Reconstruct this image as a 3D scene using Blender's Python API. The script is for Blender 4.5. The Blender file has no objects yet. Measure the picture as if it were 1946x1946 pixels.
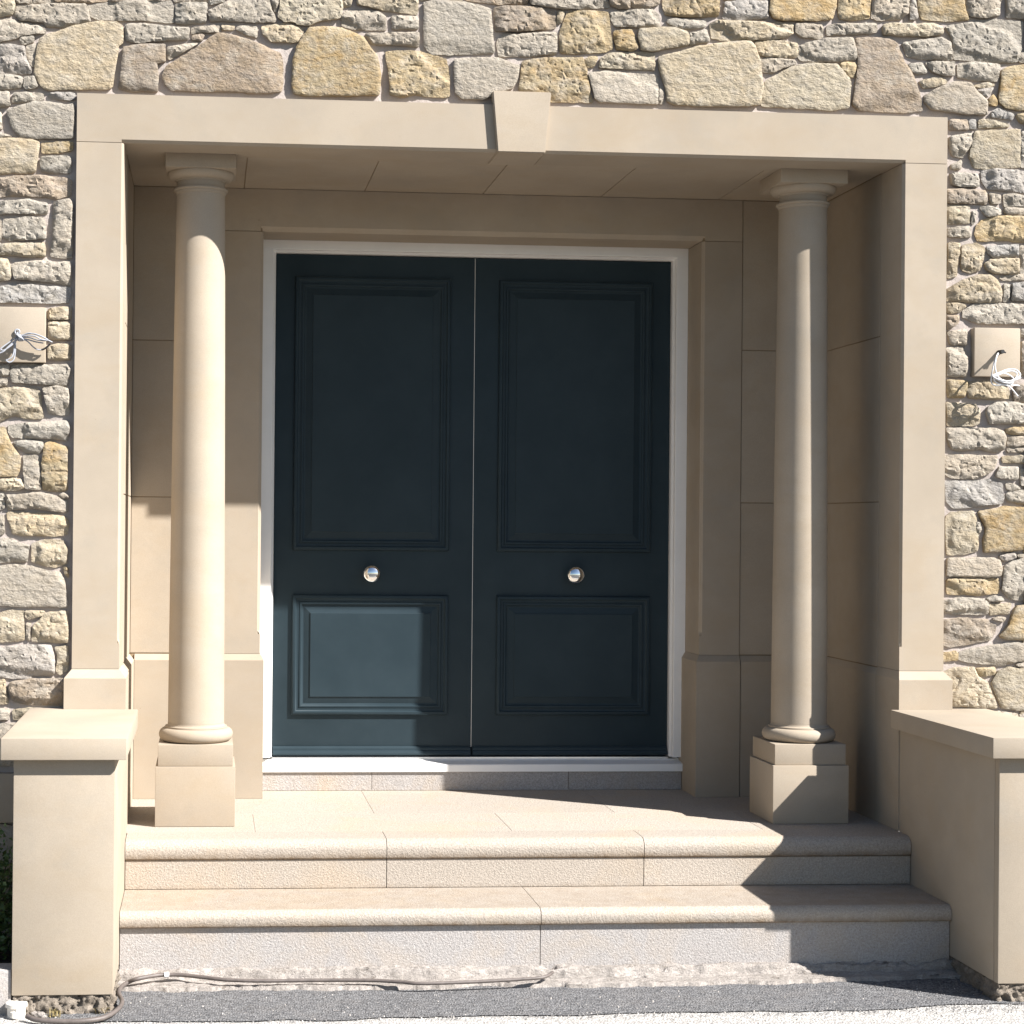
import bpy, bmesh, math, random
import numpy as np
from mathutils import Vector, Matrix, noise
from mathutils.geometry import delaunay_2d_cdt
rnd = random.Random(7)
S = bpy.context.scene
COL = S.collection

# ------------------------------------------------------------------ camera
CAM = dict(C=(0.5050, -6.7033, 1.5273), yaw=0.0802, pitch=0.0031, roll=0.0090, f=3383.71, cx=669.08, cy=986.86, N=1946.0)
def cam_axes():
    cy_, sy_ = math.cos(CAM['yaw']), math.sin(CAM['yaw'])
    cp, sp = math.cos(CAM['pitch']), math.sin(CAM['pitch'])
    cr, sr = math.cos(CAM['roll']), math.sin(CAM['roll'])
    r = Vector((cy_, -sy_, 0)); f0 = Vector((sy_, cy_, 0)); up = Vector((0, 0, 1))
    f = cp*f0 + sp*up
    dn = -(-sp*f0 + cp*up)
    return cr*r - sr*dn, sr*r + cr*dn, f
AX_R, AX_D, AX_F = cam_axes()
cam = bpy.data.cameras.new('camera'); co = bpy.data.objects.new('camera', cam); COL.objects.link(co)
M = Matrix.Identity(4)
for i in range(3):
    M[i][0] = AX_R[i]; M[i][1] = -AX_D[i]; M[i][2] = -AX_F[i]; M[i][3] = CAM['C'][i]
co.matrix_world = M
cam.sensor_fit = 'HORIZONTAL'; cam.sensor_width = 36.0
cam.lens = CAM['f']/CAM['N']*36.0
cam.shift_x = (CAM['N']/2-CAM['cx'])/CAM['N']; cam.shift_y = (CAM['cy']-CAM['N']/2)/CAM['N']
cam.clip_end = 600; cam.clip_start = 0.05
S.camera = co

# ------------------------------------------------------------------ sky, sun, exposure
LD = Vector((-1.515, 1.0, -1.578)).normalized()           # direction sunlight travels
el = math.asin(-LD.z); az = math.atan2(-LD.x, -LD.y)      # azimuth measured from +Y towards +X
w = bpy.data.worlds.new('World'); S.world = w; w.use_nodes = True
nt = w.node_tree; bg = nt.nodes['Background']
sk = nt.nodes.new('ShaderNodeTexSky'); sk.sky_type = 'NISHITA'; sk.sun_disc = False
sk.sun_elevation = el; sk.sun_rotation = az
sk.air_density = 1.0; sk.dust_density = 0.5; sk.ozone_density = 1.0
nt.links.new(sk.outputs[0], bg.inputs[0]); bg.inputs[1].default_value = 0.05
sl = bpy.data.lights.new('sun', 'SUN'); sl.energy = 5.0; sl.angle = math.radians(0.5); sl.color = (1.0, 0.972, 0.938)
so = bpy.data.objects.new('sun', sl); COL.objects.link(so); so.location = (6, -4, 7)
so.rotation_euler = LD.to_track_quat('-Z', 'Y').to_euler()
S.view_settings.view_transform = 'Standard'; S.view_settings.look = 'None'
S.view_settings.gamma = 1.0; S.view_settings.use_curve_mapping = False
S.view_settings.exposure = 1.34
S.render.engine = 'CYCLES'
S.cycles.max_bounces = 8; S.cycles.diffuse_bounces = 5

def ray(px, py):
    u = (px-CAM['cx'])/CAM['f']; v = (py-CAM['cy'])/CAM['f']
    return AX_F + u*AX_R + v*AX_D
def on_y(px, py, Y):
    r = ray(px, py); C = Vector(CAM['C']); return C + r*((Y-C.y)/r.y)
def on_z(px, py, Z):
    r = ray(px, py); C = Vector(CAM['C']); return C + r*((Z-C.z)/r.z)

# ------------------------------------------------------------------ dimensions (metres)
W = 3.35; XC = W/2
Z_SOF = 2.950; Z_LE = 2.961; Z_LT = 3.1304
PA = 0.1665; PB = 0.1752; PP = 0.0265; CH = 0.0105
P1 = 0.9798; P2 = 0.9474; Z_STOP = 1.09
DL = 0.223; D1 = 0.8627; D2 = 1.1432
L = 0.3644; ZS = 0.1843; ZG = -0.060
XL, XR = 0.209, 3.169
PBR = 0.1760; PPR_IN = 0.0100; YCR = 0.3000
CT, CB = 0.8331, 0.7632; CF = -0.929; PF = -0.894
YN = -0.150; YS = -0.522

# ------------------------------------------------------------------ node helpers
def newmat(name):
    m = bpy.data.materials.new(name); m.use_nodes = True
    t = m.node_tree; b = t.nodes['Principled BSDF']
    return m, t, b
def nd(t, typ, **kw):
    n = t.nodes.new(typ)
    for k, v in kw.items():
        if k in n.inputs: n.inputs[k].default_value = v
        else: setattr(n, k, v)
    return n
def lk(t, a, b): t.links.new(a, b)
def pos(t): return nd(t, 'ShaderNodeNewGeometry').outputs['Position']
def noise_tex(t, vec, scale, detail=4, rough=0.6, dist=0.0):
    n = nd(t, 'ShaderNodeTexNoise'); n.inputs['Scale'].default_value = scale
    n.inputs['Detail'].default_value = detail; n.inputs['Roughness'].default_value = rough; n.inputs['Distortion'].default_value = dist
    lk(t, vec, n.inputs['Vector']); return n.outputs['Fac']
def ramp(t, fac, stops):
    r = nd(t, 'ShaderNodeValToRGB'); cr = r.color_ramp
    while len(cr.elements) < len(stops): cr.elements.new(0.5)
    for e, (p, c) in zip(cr.elements, stops):
        e.position = p; e.color = (c, c, c, 1) if isinstance(c, (int, float)) else (*c, 1)
    lk(t, fac, r.inputs[0]); return r.outputs[0]
def mixc(t, fac, a, b, mode='MIX'):
    n = nd(t, 'ShaderNodeMix', data_type='RGBA', blend_type=mode)
    for s, x in ((0, fac), (6, a), (7, b)):
        if hasattr(x, 'links'): lk(t, x, n.inputs[s])
        elif s == 0: n.inputs[0].default_value = x
        else: n.inputs[s].default_value = (*x, 1)
    return n.outputs[2]
def math_n(t, op, a, b=0.0, clamp=False):
    n = nd(t, 'ShaderNodeMath', operation=op); n.use_clamp = clamp
    for i, x in enumerate((a, b)):
        if hasattr(x, 'links'): lk(t, x, n.inputs[i])
        else: n.inputs[i].default_value = x
    return n.outputs[0]
def bump(t, b, h, strength, distance, prev=None):
    n = nd(t, 'ShaderNodeBump'); n.inputs['Strength'].default_value = strength; n.inputs['Distance'].default_value = distance
    lk(t, h, n.inputs['Height'])
    if prev is not None: lk(t, prev, n.inputs['Normal'])
    lk(t, n.outputs[0], b.inputs['Normal']); return n.outputs[0]
def scaled(t, vec, s):
    n = nd(t, 'ShaderNodeMapping'); n.inputs['Scale'].default_value = s
    lk(t, vec, n.inputs['Vector']); return n.outputs[0]
ALB = 0.74
def finish(t, b, col):
    lk(t, mixc(t, 1.0, col, (ALB, ALB, ALB), 'MULTIPLY'), b.inputs['Base Color'])
def objrand(t): return nd(t, 'ShaderNodeObjectInfo').outputs['Random']

def mat_ashlar(name='ashlar_sandstone', base=(0.535, 0.450, 0.350)):
    m, t, b = newmat(name); p = pos(t)
    c = base
    big = ramp(t, noise_tex(t, p, 2.3, 5, 0.6), [(0.3, 0.90), (0.7, 1.06)])
    col = mixc(t, 1.0, c, big, 'MULTIPLY')
    # iron-warm clouding, different in every block
    off = nd(t, 'ShaderNodeVectorMath', operation='ADD'); lk(t, p, off.inputs[0])
    cmb = nd(t, 'ShaderNodeCombineXYZ'); r = objrand(t)
    for i, k in enumerate((37.0, 11.0, 53.0)): lk(t, math_n(t, 'MULTIPLY', r, k), cmb.inputs[i])
    lk(t, cmb.outputs[0], off.inputs[1])
    cl = ramp(t, noise_tex(t, scaled(t, off.outputs[0], (1.0, 1.0, 1.7)), 3.1, 4, 0.65, 0.4), [(0.46, 0.0), (0.76, 0.55)])
    col = mixc(t, cl, col, (0.49, 0.385, 0.265))
    gr = ramp(t, noise_tex(t, off.outputs[0], 4.7, 6, 0.7), [(0.52, 0.0), (0.78, 0.55)])
    col = mixc(t, gr, col, (0.43, 0.385, 0.32))
    tone = nd(t, 'ShaderNodeMapRange'); lk(t, r, tone.inputs[0]); tone.inputs[3].default_value = 0.94; tone.inputs[4].default_value = 1.04
    col = mixc(t, 1.0, col, tone.outputs[0], 'MULTIPLY')
    fine = noise_tex(t, p, 420, 2, 0.7)
    col = mixc(t, 1.0, col, ramp(t, fine, [(0.3, 0.90), (0.7, 1.06)]), 'MULTIPLY')
    spots = ramp(t, noise_tex(t, off.outputs[0], 55, 2, 0.5), [(0.78, 0.0), (0.84, 0.5)])
    col = mixc(t, spots, col, (0.27, 0.20, 0.13))
    finish(t, b, col); b.inputs['Roughness'].default_value = 0.85
    b.inputs['Specular IOR Level'].default_value = 0.25
    n1 = bump(t, b, noise_tex(t, p, 260, 3, 0.7), 0.22, 0.0015)
    bump(t, b, noise_tex(t, p, 22, 3, 0.5), 0.10, 0.004, n1)
    return m
def mat_granite(name, stain_z=(), base=(0.56, 0.47, 0.385)):
    m, t, b = newmat(name); p = pos(t)
    lump = noise_tex(t, p, 135, 3, 0.7); lump2 = noise_tex(t, p, 330, 2, 0.7)
    col = mixc(t, ramp(t, lump2, [(0.35, 0.0), (0.62, 1.0)]), tuple(x*0.80 for x in base), tuple(min(1, x*1.10) for x in base))
    col = mixc(t, 1.0, col, ramp(t, lump, [(0.32, 0.80), (0.66, 1.10)]), 'MULTIPLY')
    col = mixc(t, ramp(t, noise_tex(t, p, 150, 2, 0.6), [(0.62, 0.0), (0.71, 0.50)]), col, (0.27, 0.215, 0.19))
    col = mixc(t, ramp(t, noise_tex(t, p, 3.2, 5, 0.65, 0.6), [(0.48, 0.0), (0.75, 0.45)]), col, (0.60, 0.455, 0.30))
    col = mixc(t, ramp(t, noise_tex(t, p, 5.0, 6, 0.7), [(0.58, 0.0), (0.8, 0.35)]), col, (0.44, 0.37, 0.33))
    sep = nd(t, 'ShaderNodeSeparateXYZ'); lk(t, p, sep.inputs[0])
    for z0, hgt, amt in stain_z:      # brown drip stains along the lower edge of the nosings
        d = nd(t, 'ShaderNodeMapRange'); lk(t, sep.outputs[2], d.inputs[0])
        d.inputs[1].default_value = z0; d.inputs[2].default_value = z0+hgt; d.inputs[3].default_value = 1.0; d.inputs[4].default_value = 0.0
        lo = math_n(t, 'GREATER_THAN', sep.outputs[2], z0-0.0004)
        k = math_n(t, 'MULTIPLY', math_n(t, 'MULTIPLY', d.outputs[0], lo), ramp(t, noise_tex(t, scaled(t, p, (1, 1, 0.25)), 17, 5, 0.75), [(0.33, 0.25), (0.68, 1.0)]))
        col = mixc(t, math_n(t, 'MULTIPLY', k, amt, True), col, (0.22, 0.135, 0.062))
    r = objrand(t); tone = nd(t, 'ShaderNodeMapRange'); lk(t, r, tone.inputs[0]); tone.inputs[3].default_value = 0.93; tone.inputs[4].default_value = 1.04
    col = mixc(t, 1.0, col, tone.outputs[0], 'MULTIPLY')
    finish(t, b, col); b.inputs['Roughness'].default_value = 0.8; b.inputs['Specular IOR Level'].default_value = 0.3
    n1 = bump(t, b, lump, 0.62, 0.0055)
    bump(t, b, lump2, 0.4, 0.002, n1)
    return m
def mat_rubble(name='rubble_stone', island=False):
    m, t, b = newmat(name); p = pos(t)
    oi = nd(t, 'ShaderNodeObjectInfo'); base = oi.outputs['Color']; r = oi.outputs['Random']
    if island:                      # one mesh of many stones: colour and pattern differ from stone to stone
        r = nd(t, 'ShaderNodeNewGeometry').outputs['Random Per Island']
        base = ramp(t, r, [(0.0, (0.46, 0.41, 0.34)), (0.35, (0.48, 0.43, 0.36)), (0.55, (0.40, 0.33, 0.26)), (0.70, (0.51, 0.435, 0.32)), (0.85, (0.47, 0.37, 0.23)), (1.0, (0.41, 0.385, 0.35))])
    off = nd(t, 'ShaderNodeVectorMath', operation='ADD'); lk(t, p, off.inputs[0])
    cmb = nd(t, 'ShaderNodeCombineXYZ')
    for i, k in enumerate((41.0, 17.0, 29.0)): lk(t, math_n(t, 'MULTIPLY', r, k), cmb.inputs[i])
    lk(t, cmb.outputs[0], off.inputs[1]); q = off.outputs[0]
    och = nd(t, 'ShaderNodeAttribute', attribute_type='OBJECT', attribute_name='rust')
    n1 = noise_tex(t, scaled(t, q, (1, 1, 1.6)), 9, 5, 0.65, 0.8)
    f = math_n(t, 'MULTIPLY', ramp(t, n1, [(0.42, 0.0), (0.62, 1.0)]), och.outputs['Fac'], True)
    col = mixc(t, f, base, (0.43, 0.295, 0.140))
    g = ramp(t, noise_tex(t, scaled(t, q, (1, 1, 2.2)), 13, 6, 0.7, 0.5), [(0.47, 0.0), (0.72, 0.50)])
    col = mixc(t, g, col, (0.36, 0.335, 0.305))
    lt = ramp(t, noise_tex(t, q, 18, 5, 0.7), [(0.5, 0.0), (0.75, 0.6)])
    col = mixc(t, lt, col, (0.60, 0.54, 0.45))
    dk = ramp(t, noise_tex(t, q, 60, 4, 0.7), [(0.60, 0.0), (0.74, 0.55)])
    col = mixc(t, dk, col, (0.17, 0.13, 0.09))
    col = mixc(t, 1.0, col, ramp(t, noise_tex(t, q, 260, 2, 0.7), [(0.3, 0.84), (0.7, 1.1)]), 'MULTIPLY')
    finish(t, b, col); b.inputs['Roughness'].default_value = 0.92; b.inputs['Specular IOR Level'].default_value = 0.2
    a = bump(t, b, noise_tex(t, scaled(t, q, (1, 1, 1.5)), 45, 5, 0.62, 0.2), 0.70, 0.014)
    bump(t, b, noise_tex(t, q, 170, 2, 0.6), 0.30, 0.002, a)
    return m
def mat_mortar(name='lime_mortar', base=(0.60, 0.525, 0.475)):
    m, t, b = newmat(name); p = pos(t)
    col = mixc(t, noise_tex(t, p, 14, 5, 0.7), tuple(x*0.86 for x in base), tuple(x*1.08 for x in base))
    col = mixc(t, 1.0, col, ramp(t, noise_tex(t, p, 300, 2, 0.7), [(0.3, 0.86), (0.7, 1.08)]), 'MULTIPLY')
    finish(t, b, col); b.inputs['Roughness'].default_value = 0.95; b.inputs['Specular IOR Level'].default_value = 0.15
    a = bump(t, b, noise_tex(t, p, 70, 4, 0.7), 0.5, 0.006)
    bump(t, b, noise_tex(t, p, 320, 2, 0.7), 0.35, 0.002, a)
    return m
def mat_plain(name, base, rough=0.5, metal=0.0, spec=0.5, nscale=None, namp=0.1, bscale=None, bstr=0.2, bdist=0.001):
    m, t, b = newmat(name)
    b.inputs['Roughness'].default_value = rough; b.inputs['Metallic'].default_value = metal; b.inputs['Specular IOR Level'].default_value = spec
    if nscale:
        p = pos(t)
        col = mixc(t, 1.0, base, ramp(t, noise_tex(t, p, nscale, 5, 0.65), [(0.3, 1-namp), (0.7, 1+namp)]), 'MULTIPLY'); lk(t, col, b.inputs['Base Color'])
    else: b.inputs['Base Color'].default_value = (*base, 1)
    if bscale: bump(t, b, noise_tex(t, pos(t), bscale, 3, 0.6), bstr, bdist)
    return m
def mat_door():
    m, t, b = newmat('door_paint'); p = pos(t)
    col = mixc(t, ramp(t, noise_tex(t, p, 5, 5, 0.65), [(0.35, 0.0), (0.75, 1.0)]), (0.022, 0.035, 0.043), (0.028, 0.043, 0.052))
    lk(t, col, b.inputs['Base Color'])
    lk(t, ramp(t, noise_tex(t, p, 9, 5, 0.7), [(0.3, 0.36), (0.7, 0.48)]), b.inputs['Roughness'])
    b.inputs['Specular IOR Level'].default_value = 0.12
    n1 = bump(t, b, noise_tex(t, scaled(t, p, (1, 1, 0.08)), 340, 2, 0.6), 0.06, 0.0008)
    bump(t, b, noise_tex(t, p, 160, 2, 0.6), 0.10, 0.0006, n1)
    return m
def mat_asphalt():
    m, t, b = newmat('asphalt'); p = pos(t)
    v = nd(t, 'ShaderNodeTexVoronoi'); v.inputs['Scale'].default_value = 125; lk(t, p, v.inputs['Vector'])
    cc = nd(t, 'ShaderNodeSeparateColor'); lk(t, v.outputs['Color'], cc.inputs[0])
    col = mixc(t, ramp(t, cc.outputs[0], [(0.1, 0.0), (0.9, 1.0)]), (0.085, 0.085, 0.088), (0.20, 0.198, 0.20))
    col = mixc(t, ramp(t, noise_tex(t, p, 6, 6, 0.7), [(0.50, 0.0), (0.72, 0.5)]), col, (0.20, 0.187, 0.178))
    col = mixc(t, ramp(t, noise_tex(t, scaled(t, p, (0.5, 1, 1)), 45, 4, 0.75), [(0.66, 0.0), (0.71, 0.7)]), col, (0.42, 0.375, 0.335))
    lk(t, col, b.inputs['Base Color']); b.inputs['Roughness'].default_value = 0.9; b.inputs['Specular IOR Level'].default_value = 0.2
    n = nd(t, 'ShaderNodeMath', operation='MULTIPLY'); lk(t, v.outputs['Distance'], n.inputs[0]); n.inputs[1].default_value = -1.0
    a = bump(t, b, n.outputs[0], 0.9, 0.006)
    bump(t, b, noise_tex(t, p, 30, 4, 0.7), 0.4, 0.01, a)
    return m
def mat_yard():
    m, t, b = newmat('yard_surface'); p = pos(t)
    v = nd(t, 'ShaderNodeTexVoronoi'); v.inputs['Scale'].default_value = 120; lk(t, p, v.inputs['Vector'])
    cc = nd(t, 'ShaderNodeSeparateColor'); lk(t, v.outputs['Color'], cc.inputs[0])
    pale = mixc(t, cc.outputs[0], (0.27, 0.258, 0.243), (0.48, 0.465, 0.44))
    far_dark = mixc(t, cc.outputs[0], (0.055, 0.054, 0.055), (0.13, 0.125, 0.12))  # unseen ground farther out, added dark to cut bounce light into the porch
    sep = nd(t, 'ShaderNodeSeparateXYZ'); lk(t, p, sep.inputs[0])
    edge = math_n(t, 'ADD', sep.outputs[1], math_n(t, 'MULTIPLY', noise_tex(t, p, 3.0, 6, 0.7), 0.35))
    k = nd(t, 'ShaderNodeMapRange'); lk(t, edge, k.inputs[0]); k.inputs[1].default_value = -1.42; k.inputs[2].default_value = -1.30
    col = mixc(t, k.outputs[0], far_dark, pale)
    lk(t, col, b.inputs['Base Color']); b.inputs['Roughness'].default_value = 0.9; b.inputs['Specular IOR Level'].default_value = 0.2
    n = nd(t, 'ShaderNodeMath', operation='MULTIPLY'); lk(t, v.outputs['Distance'], n.inputs[0]); n.inputs[1].default_value = -1.0
    bump(t, b, n.outputs[0], 0.7, 0.006)
    return m
ASH = mat_ashlar()
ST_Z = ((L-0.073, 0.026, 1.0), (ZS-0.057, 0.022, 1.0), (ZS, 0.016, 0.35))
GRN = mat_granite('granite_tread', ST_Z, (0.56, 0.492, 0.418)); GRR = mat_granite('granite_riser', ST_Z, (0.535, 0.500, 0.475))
RUB = mat_rubble(); RUBI = mat_rubble('rubble_stone_field', True); MOR = mat_mortar()
JNT = mat_mortar('joint_mortar', (0.42, 0.32, 0.21))
DOOR = mat_door()
WHT = mat_plain('white_gloss_paint', (0.80, 0.785, 0.76), 0.38, nscale=8, namp=0.03, bscale=90, bstr=0.05)
ALU = mat_plain('threshold_metal', (0.72, 0.73, 0.74), 0.32, 0.9, nscale=30, namp=0.08)
CHR = mat_plain('polished_chrome', (0.86, 0.86, 0.85), 0.06, 1.0)
GSK = mat_plain('dark_rubber', (0.02, 0.02, 0.02), 0.7)
SEAL = mat_plain('pale_weather_seal', (0.62, 0.61, 0.58), 0.5)
ASP = mat_asphalt(); YRD = mat_yard()
def mat_bed(name='mortar_bed', tint=1.0):
    m, t, b = newmat(name); p = pos(t); q = scaled(t, p, (0.55, 1.0, 1.0))
    col = mixc(t, ramp(t, noise_tex(t, q, 16, 6, 0.75, 0.5), [(0.35, 0.0), (0.65, 1.0)]), (0.43, 0.385, 0.345), (0.62, 0.56, 0.51))
    col = mixc(t, ramp(t, noise_tex(t, q, 34, 5, 0.75, 0.4), [(0.59, 0.0), (0.70, 0.85)]), col, (0.17, 0.135, 0.10))
    col = mixc(t, 1.0, col, ramp(t, noise_tex(t, p, 150, 3, 0.7), [(0.3, 0.75), (0.7, 1.12)]), 'MULTIPLY')
    col = mixc(t, 1.0, col, (tint, tint*0.94, tint*0.84), 'MULTIPLY') if tint < 1 else col
    finish(t, b, col); b.inputs['Roughness'].default_value = 0.95; b.inputs['Specular IOR Level'].default_value = 0.15
    a = bump(t, b, noise_tex(t, q, 48, 6, 0.75, 0.4), 0.95, 0.016)
    bump(t, b, noise_tex(t, p, 190, 3, 0.7), 0.6, 0.004, a)
    return m
FIL = mat_bed(); FTG = mat_bed('footing_rubble', 0.72)

CWHT = mat_plain('white_cable', (0.72, 0.72, 0.73), 0.35)
CGRY = mat_plain('grey_cable', (0.33, 0.34, 0.37), 0.4)
HOSE = mat_plain('brown_grey_hose', (0.115, 0.095, 0.085), 0.55, nscale=40, namp=0.25)
PVC = mat_plain('pale_plastic', (0.66, 0.62, 0.56), 0.45, nscale=30, namp=0.06)
SOIL = mat_plain('soil', (0.035, 0.028, 0.02), 0.95, nscale=30, namp=0.4, bscale=60, bstr=0.8, bdist=0.01)
def mat_leaf():
    m, t, b = newmat('leaf_green')
    r = nd(t, 'ShaderNodeNewGeometry').outputs['Random Per Island']
    lk(t, mixc(t, r, (0.035, 0.075, 0.018), (0.10, 0.15, 0.035)), b.inputs['Base Color'])
    b.inputs['Roughness'].default_value = 0.5
    return m
LEAF = mat_leaf()
BARK = mat_plain('twig_bark', (0.09, 0.065, 0.04), 0.9, nscale=60, namp=0.3)
DRY = mat_plain('dry_grass', (0.30, 0.235, 0.10), 0.8)

# ------------------------------------------------------------------ object helpers
def tag(o, label=None, cat=None, group=None, kind=None):
    if label: o['label'] = label
    if cat: o['category'] = cat
    if group: o['group'] = group
    if kind: o['kind'] = kind
    return o
def empty(name, loc, label, cat, group=None):
    o = bpy.data.objects.new(name, None); COL.objects.link(o); o.location = loc; o.empty_display_size = 0.1
    return tag(o, label, cat, group)
def link(name, me, mat, parent=None, smooth=None):
    if mat is not None and not me.materials: me.materials.append(mat)
    o = bpy.data.objects.new(name, me); COL.objects.link(o)
    if parent is not None:
        o.parent = parent
        if parent.parent is None: o.matrix_parent_inverse = Matrix.Translation(-parent.location)   # a part's own frame is the world frame
    if smooth is not None:
        me.polygons.foreach_set('use_smooth', [True]*len(me.polygons))
        if smooth < 180: me.set_sharp_from_angle(angle=math.radians(smooth))
    return o
def bm_obj(name, bm, mat, parent=None, smooth=None):
    bmesh.ops.recalc_face_normals(bm, faces=bm.faces[:])
    me = bpy.data.meshes.new(name); bm.to_mesh(me); bm.free()
    return link(name, me, mat, parent, smooth)
def add_box(bm, x0, x1, y0, y1, z0, z1):
    v = [bm.verts.new(c) for c in ((x0,y0,z0),(x1,y0,z0),(x1,y1,z0),(x0,y1,z0),(x0,y0,z1),(x1,y0,z1),(x1,y1,z1),(x0,y1,z1))]
    for f in ((0,3,2,1),(4,5,6,7),(0,1,5,4),(1,2,6,5),(2,3,7,6),(3,0,4,7)): bm.faces.new([v[i] for i in f])
    return v
def block(name, x0, x1, y0, y1, z0, z1, mat, parent=None, bev=0.0025, seg=2):
    bm = bmesh.new(); add_box(bm, x0, x1, y0, y1, z0, z1)
    if bev: bmesh.ops.bevel(bm, geom=bm.edges[:], offset=bev, segments=seg, profile=0.6, affect='EDGES')
    return bm_obj(name, bm, mat, parent, 35 if bev else None)
def prism(bm, poly, axis, a, b):
    """extrude a polygon (2-D points) along axis between a and b; the points are the two other axes in order"""
    def p3(q, t):
        return {'x': (t, q[0], q[1]), 'y': (q[0], t, q[1]), 'z': (q[0], q[1], t)}[axis]
    A = [bm.verts.new(p3(q, a)) for q in poly]; B = [bm.verts.new(p3(q, b)) for q in poly]
    bm.faces.new(A); bm.faces.new(B[::-1]); n = len(poly)
    for i in range(n): bm.faces.new((A[i], A[(i+1) % n], B[(i+1) % n], B[i]))
def prism_obj(name, poly, axis, a, b, mat, parent=None, bev=0.0, smooth=None):
    bm = bmesh.new(); prism(bm, poly, axis, a, b)
    if bev:
        bmesh.ops.recalc_face_normals(bm, faces=bm.faces[:])
        bmesh.ops.bevel(bm, geom=bm.edges[:], offset=bev, segments=2, profile=0.6, affect='EDGES')
    return bm_obj(name, bm, mat, parent, smooth if smooth else (35 if bev else None))
def lathe_obj(name, prof, cx, cy, mat, parent, n=72, smooth=40):
    bm = bmesh.new(); rings = []
    for r, z in prof:
        rings.append([bm.verts.new((cx+r*math.cos(2*math.pi*i/n), cy+r*math.sin(2*math.pi*i/n), z)) for i in range(n)])
    for a, b in zip(rings, rings[1:]):
        for i in range(n): bm.faces.new((a[i], a[(i+1) % n], b[(i+1) % n], b[i]))
    bm.faces.new(rings[0][::-1]); bm.faces.new(rings[-1])
    return bm_obj(name, bm, mat, parent, smooth)
def catmull(pts, n=8, closed=False):
    P = [Vector(p) for p in pts]; out = []; m = len(P)
    for i in range(m if closed else m-1):
        g = (lambda k: P[k % m]) if closed else (lambda k: P[min(max(k, 0), m-1)])
        p0, p1, p2, p3 = g(i-1), g(i), g(i+1), g(i+2)
        for j in range(n):
            s = j/n
            out.append(0.5*((2*p1)+(p2-p0)*s+(2*p0-5*p1+4*p2-p3)*s*s+(3*p1-p0-3*p2+p3)*s**3))
    if not closed: out.append(P[-1])
    return out
def tube(bm, path, rad, n=10, closed=False):
    rings = []; up = Vector((0.13, -0.9, 0.4)).normalized(); m = len(path)
    for i, p in enumerate(path):
        a = path[(i-1) % m] if (closed or i > 0) else path[0]
        b = path[(i+1) % m] if (closed or i < m-1) else path[-1]
        d = (b-a).normalized(); s = d.cross(up)
        if s.length < 1e-3: s = d.cross(Vector((1, 0, 0)))
        s.normalize(); u = s.cross(d)
        r = rad(i/max(1, m-1)) if callable(rad) else rad
        rings.append([bm.verts.new(p+r*(math.cos(2*math.pi*k/n)*s+math.sin(2*math.pi*k/n)*u)) for k in range(n)])
    for a, b in zip(rings, rings[1:]):
        for k in range(n): bm.faces.new((a[k], a[(k+1) % n], b[(k+1) % n], b[k]))
    if closed:
        a, b = rings[-1], rings[0]
        for k in range(n): bm.faces.new((a[k], a[(k+1) % n], b[(k+1) % n], b[k]))
    else:
        bm.faces.new(rings[0][::-1]); bm.faces.new(rings[-1])

# ------------------------------------------------------------------ ground
def sheet(name, outline, z, mat, amp=0.0, step=0.03, freq=9.0):
    """flat sheet with a ragged noisy outline"""
    pts = []
    for a, b in zip(outline, outline[1:]+outline[:1]):
        d = math.hypot(b[0]-a[0], b[1]-a[1]); k = max(1, int(d/step)) if amp else 1
        for i in range(k):
            x = a[0]+(b[0]-a[0])*i/k; y = a[1]+(b[1]-a[1])*i/k
            if amp:
                x += amp*noise.fractal(Vector((x*freq, y*freq, 3.1)), 0.8, 2.1, 4); y += amp*noise.fractal(Vector((x*freq, y*freq, 9.7)), 0.8, 2.1, 4)
            pts.append((x, y))
    bm = bmesh.new(); f = bm.faces.new([bm.verts.new((x, y, z)) for x, y in pts])
    bmesh.ops.triangulate(bm, faces=[f])
    return bm_obj(name, bm, mat)
g = sheet('ground', [(-150, -300), (150, -300), (150, 60), (-150, 60)], ZG-0.004, YRD); tag(g, 'gritty yard ground in front of the house', 'ground', kind='structure')
g = sheet('asphalt_strip', [(0.0, -0.985), (1.0, -1.000), (1.9, -0.975), (2.6, -0.975), (3.24, -0.90), (3.8, -0.955), (3.8, -0.30), (-0.02, -0.30)], ZG, ASP, 0.022, 0.020, 5)
tag(g, 'worn grey asphalt strip at the foot of the steps', 'asphalt', kind='structure')
g = sheet('soil_bed', [(-3.0, -0.36), (-0.10, -0.30), (-0.10, 0.06), (-3.0, 0.06)], ZG+0.001, SOIL, 0.02)
tag(g, 'dark planting soil along the wall', 'soil', kind='structure')

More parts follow.
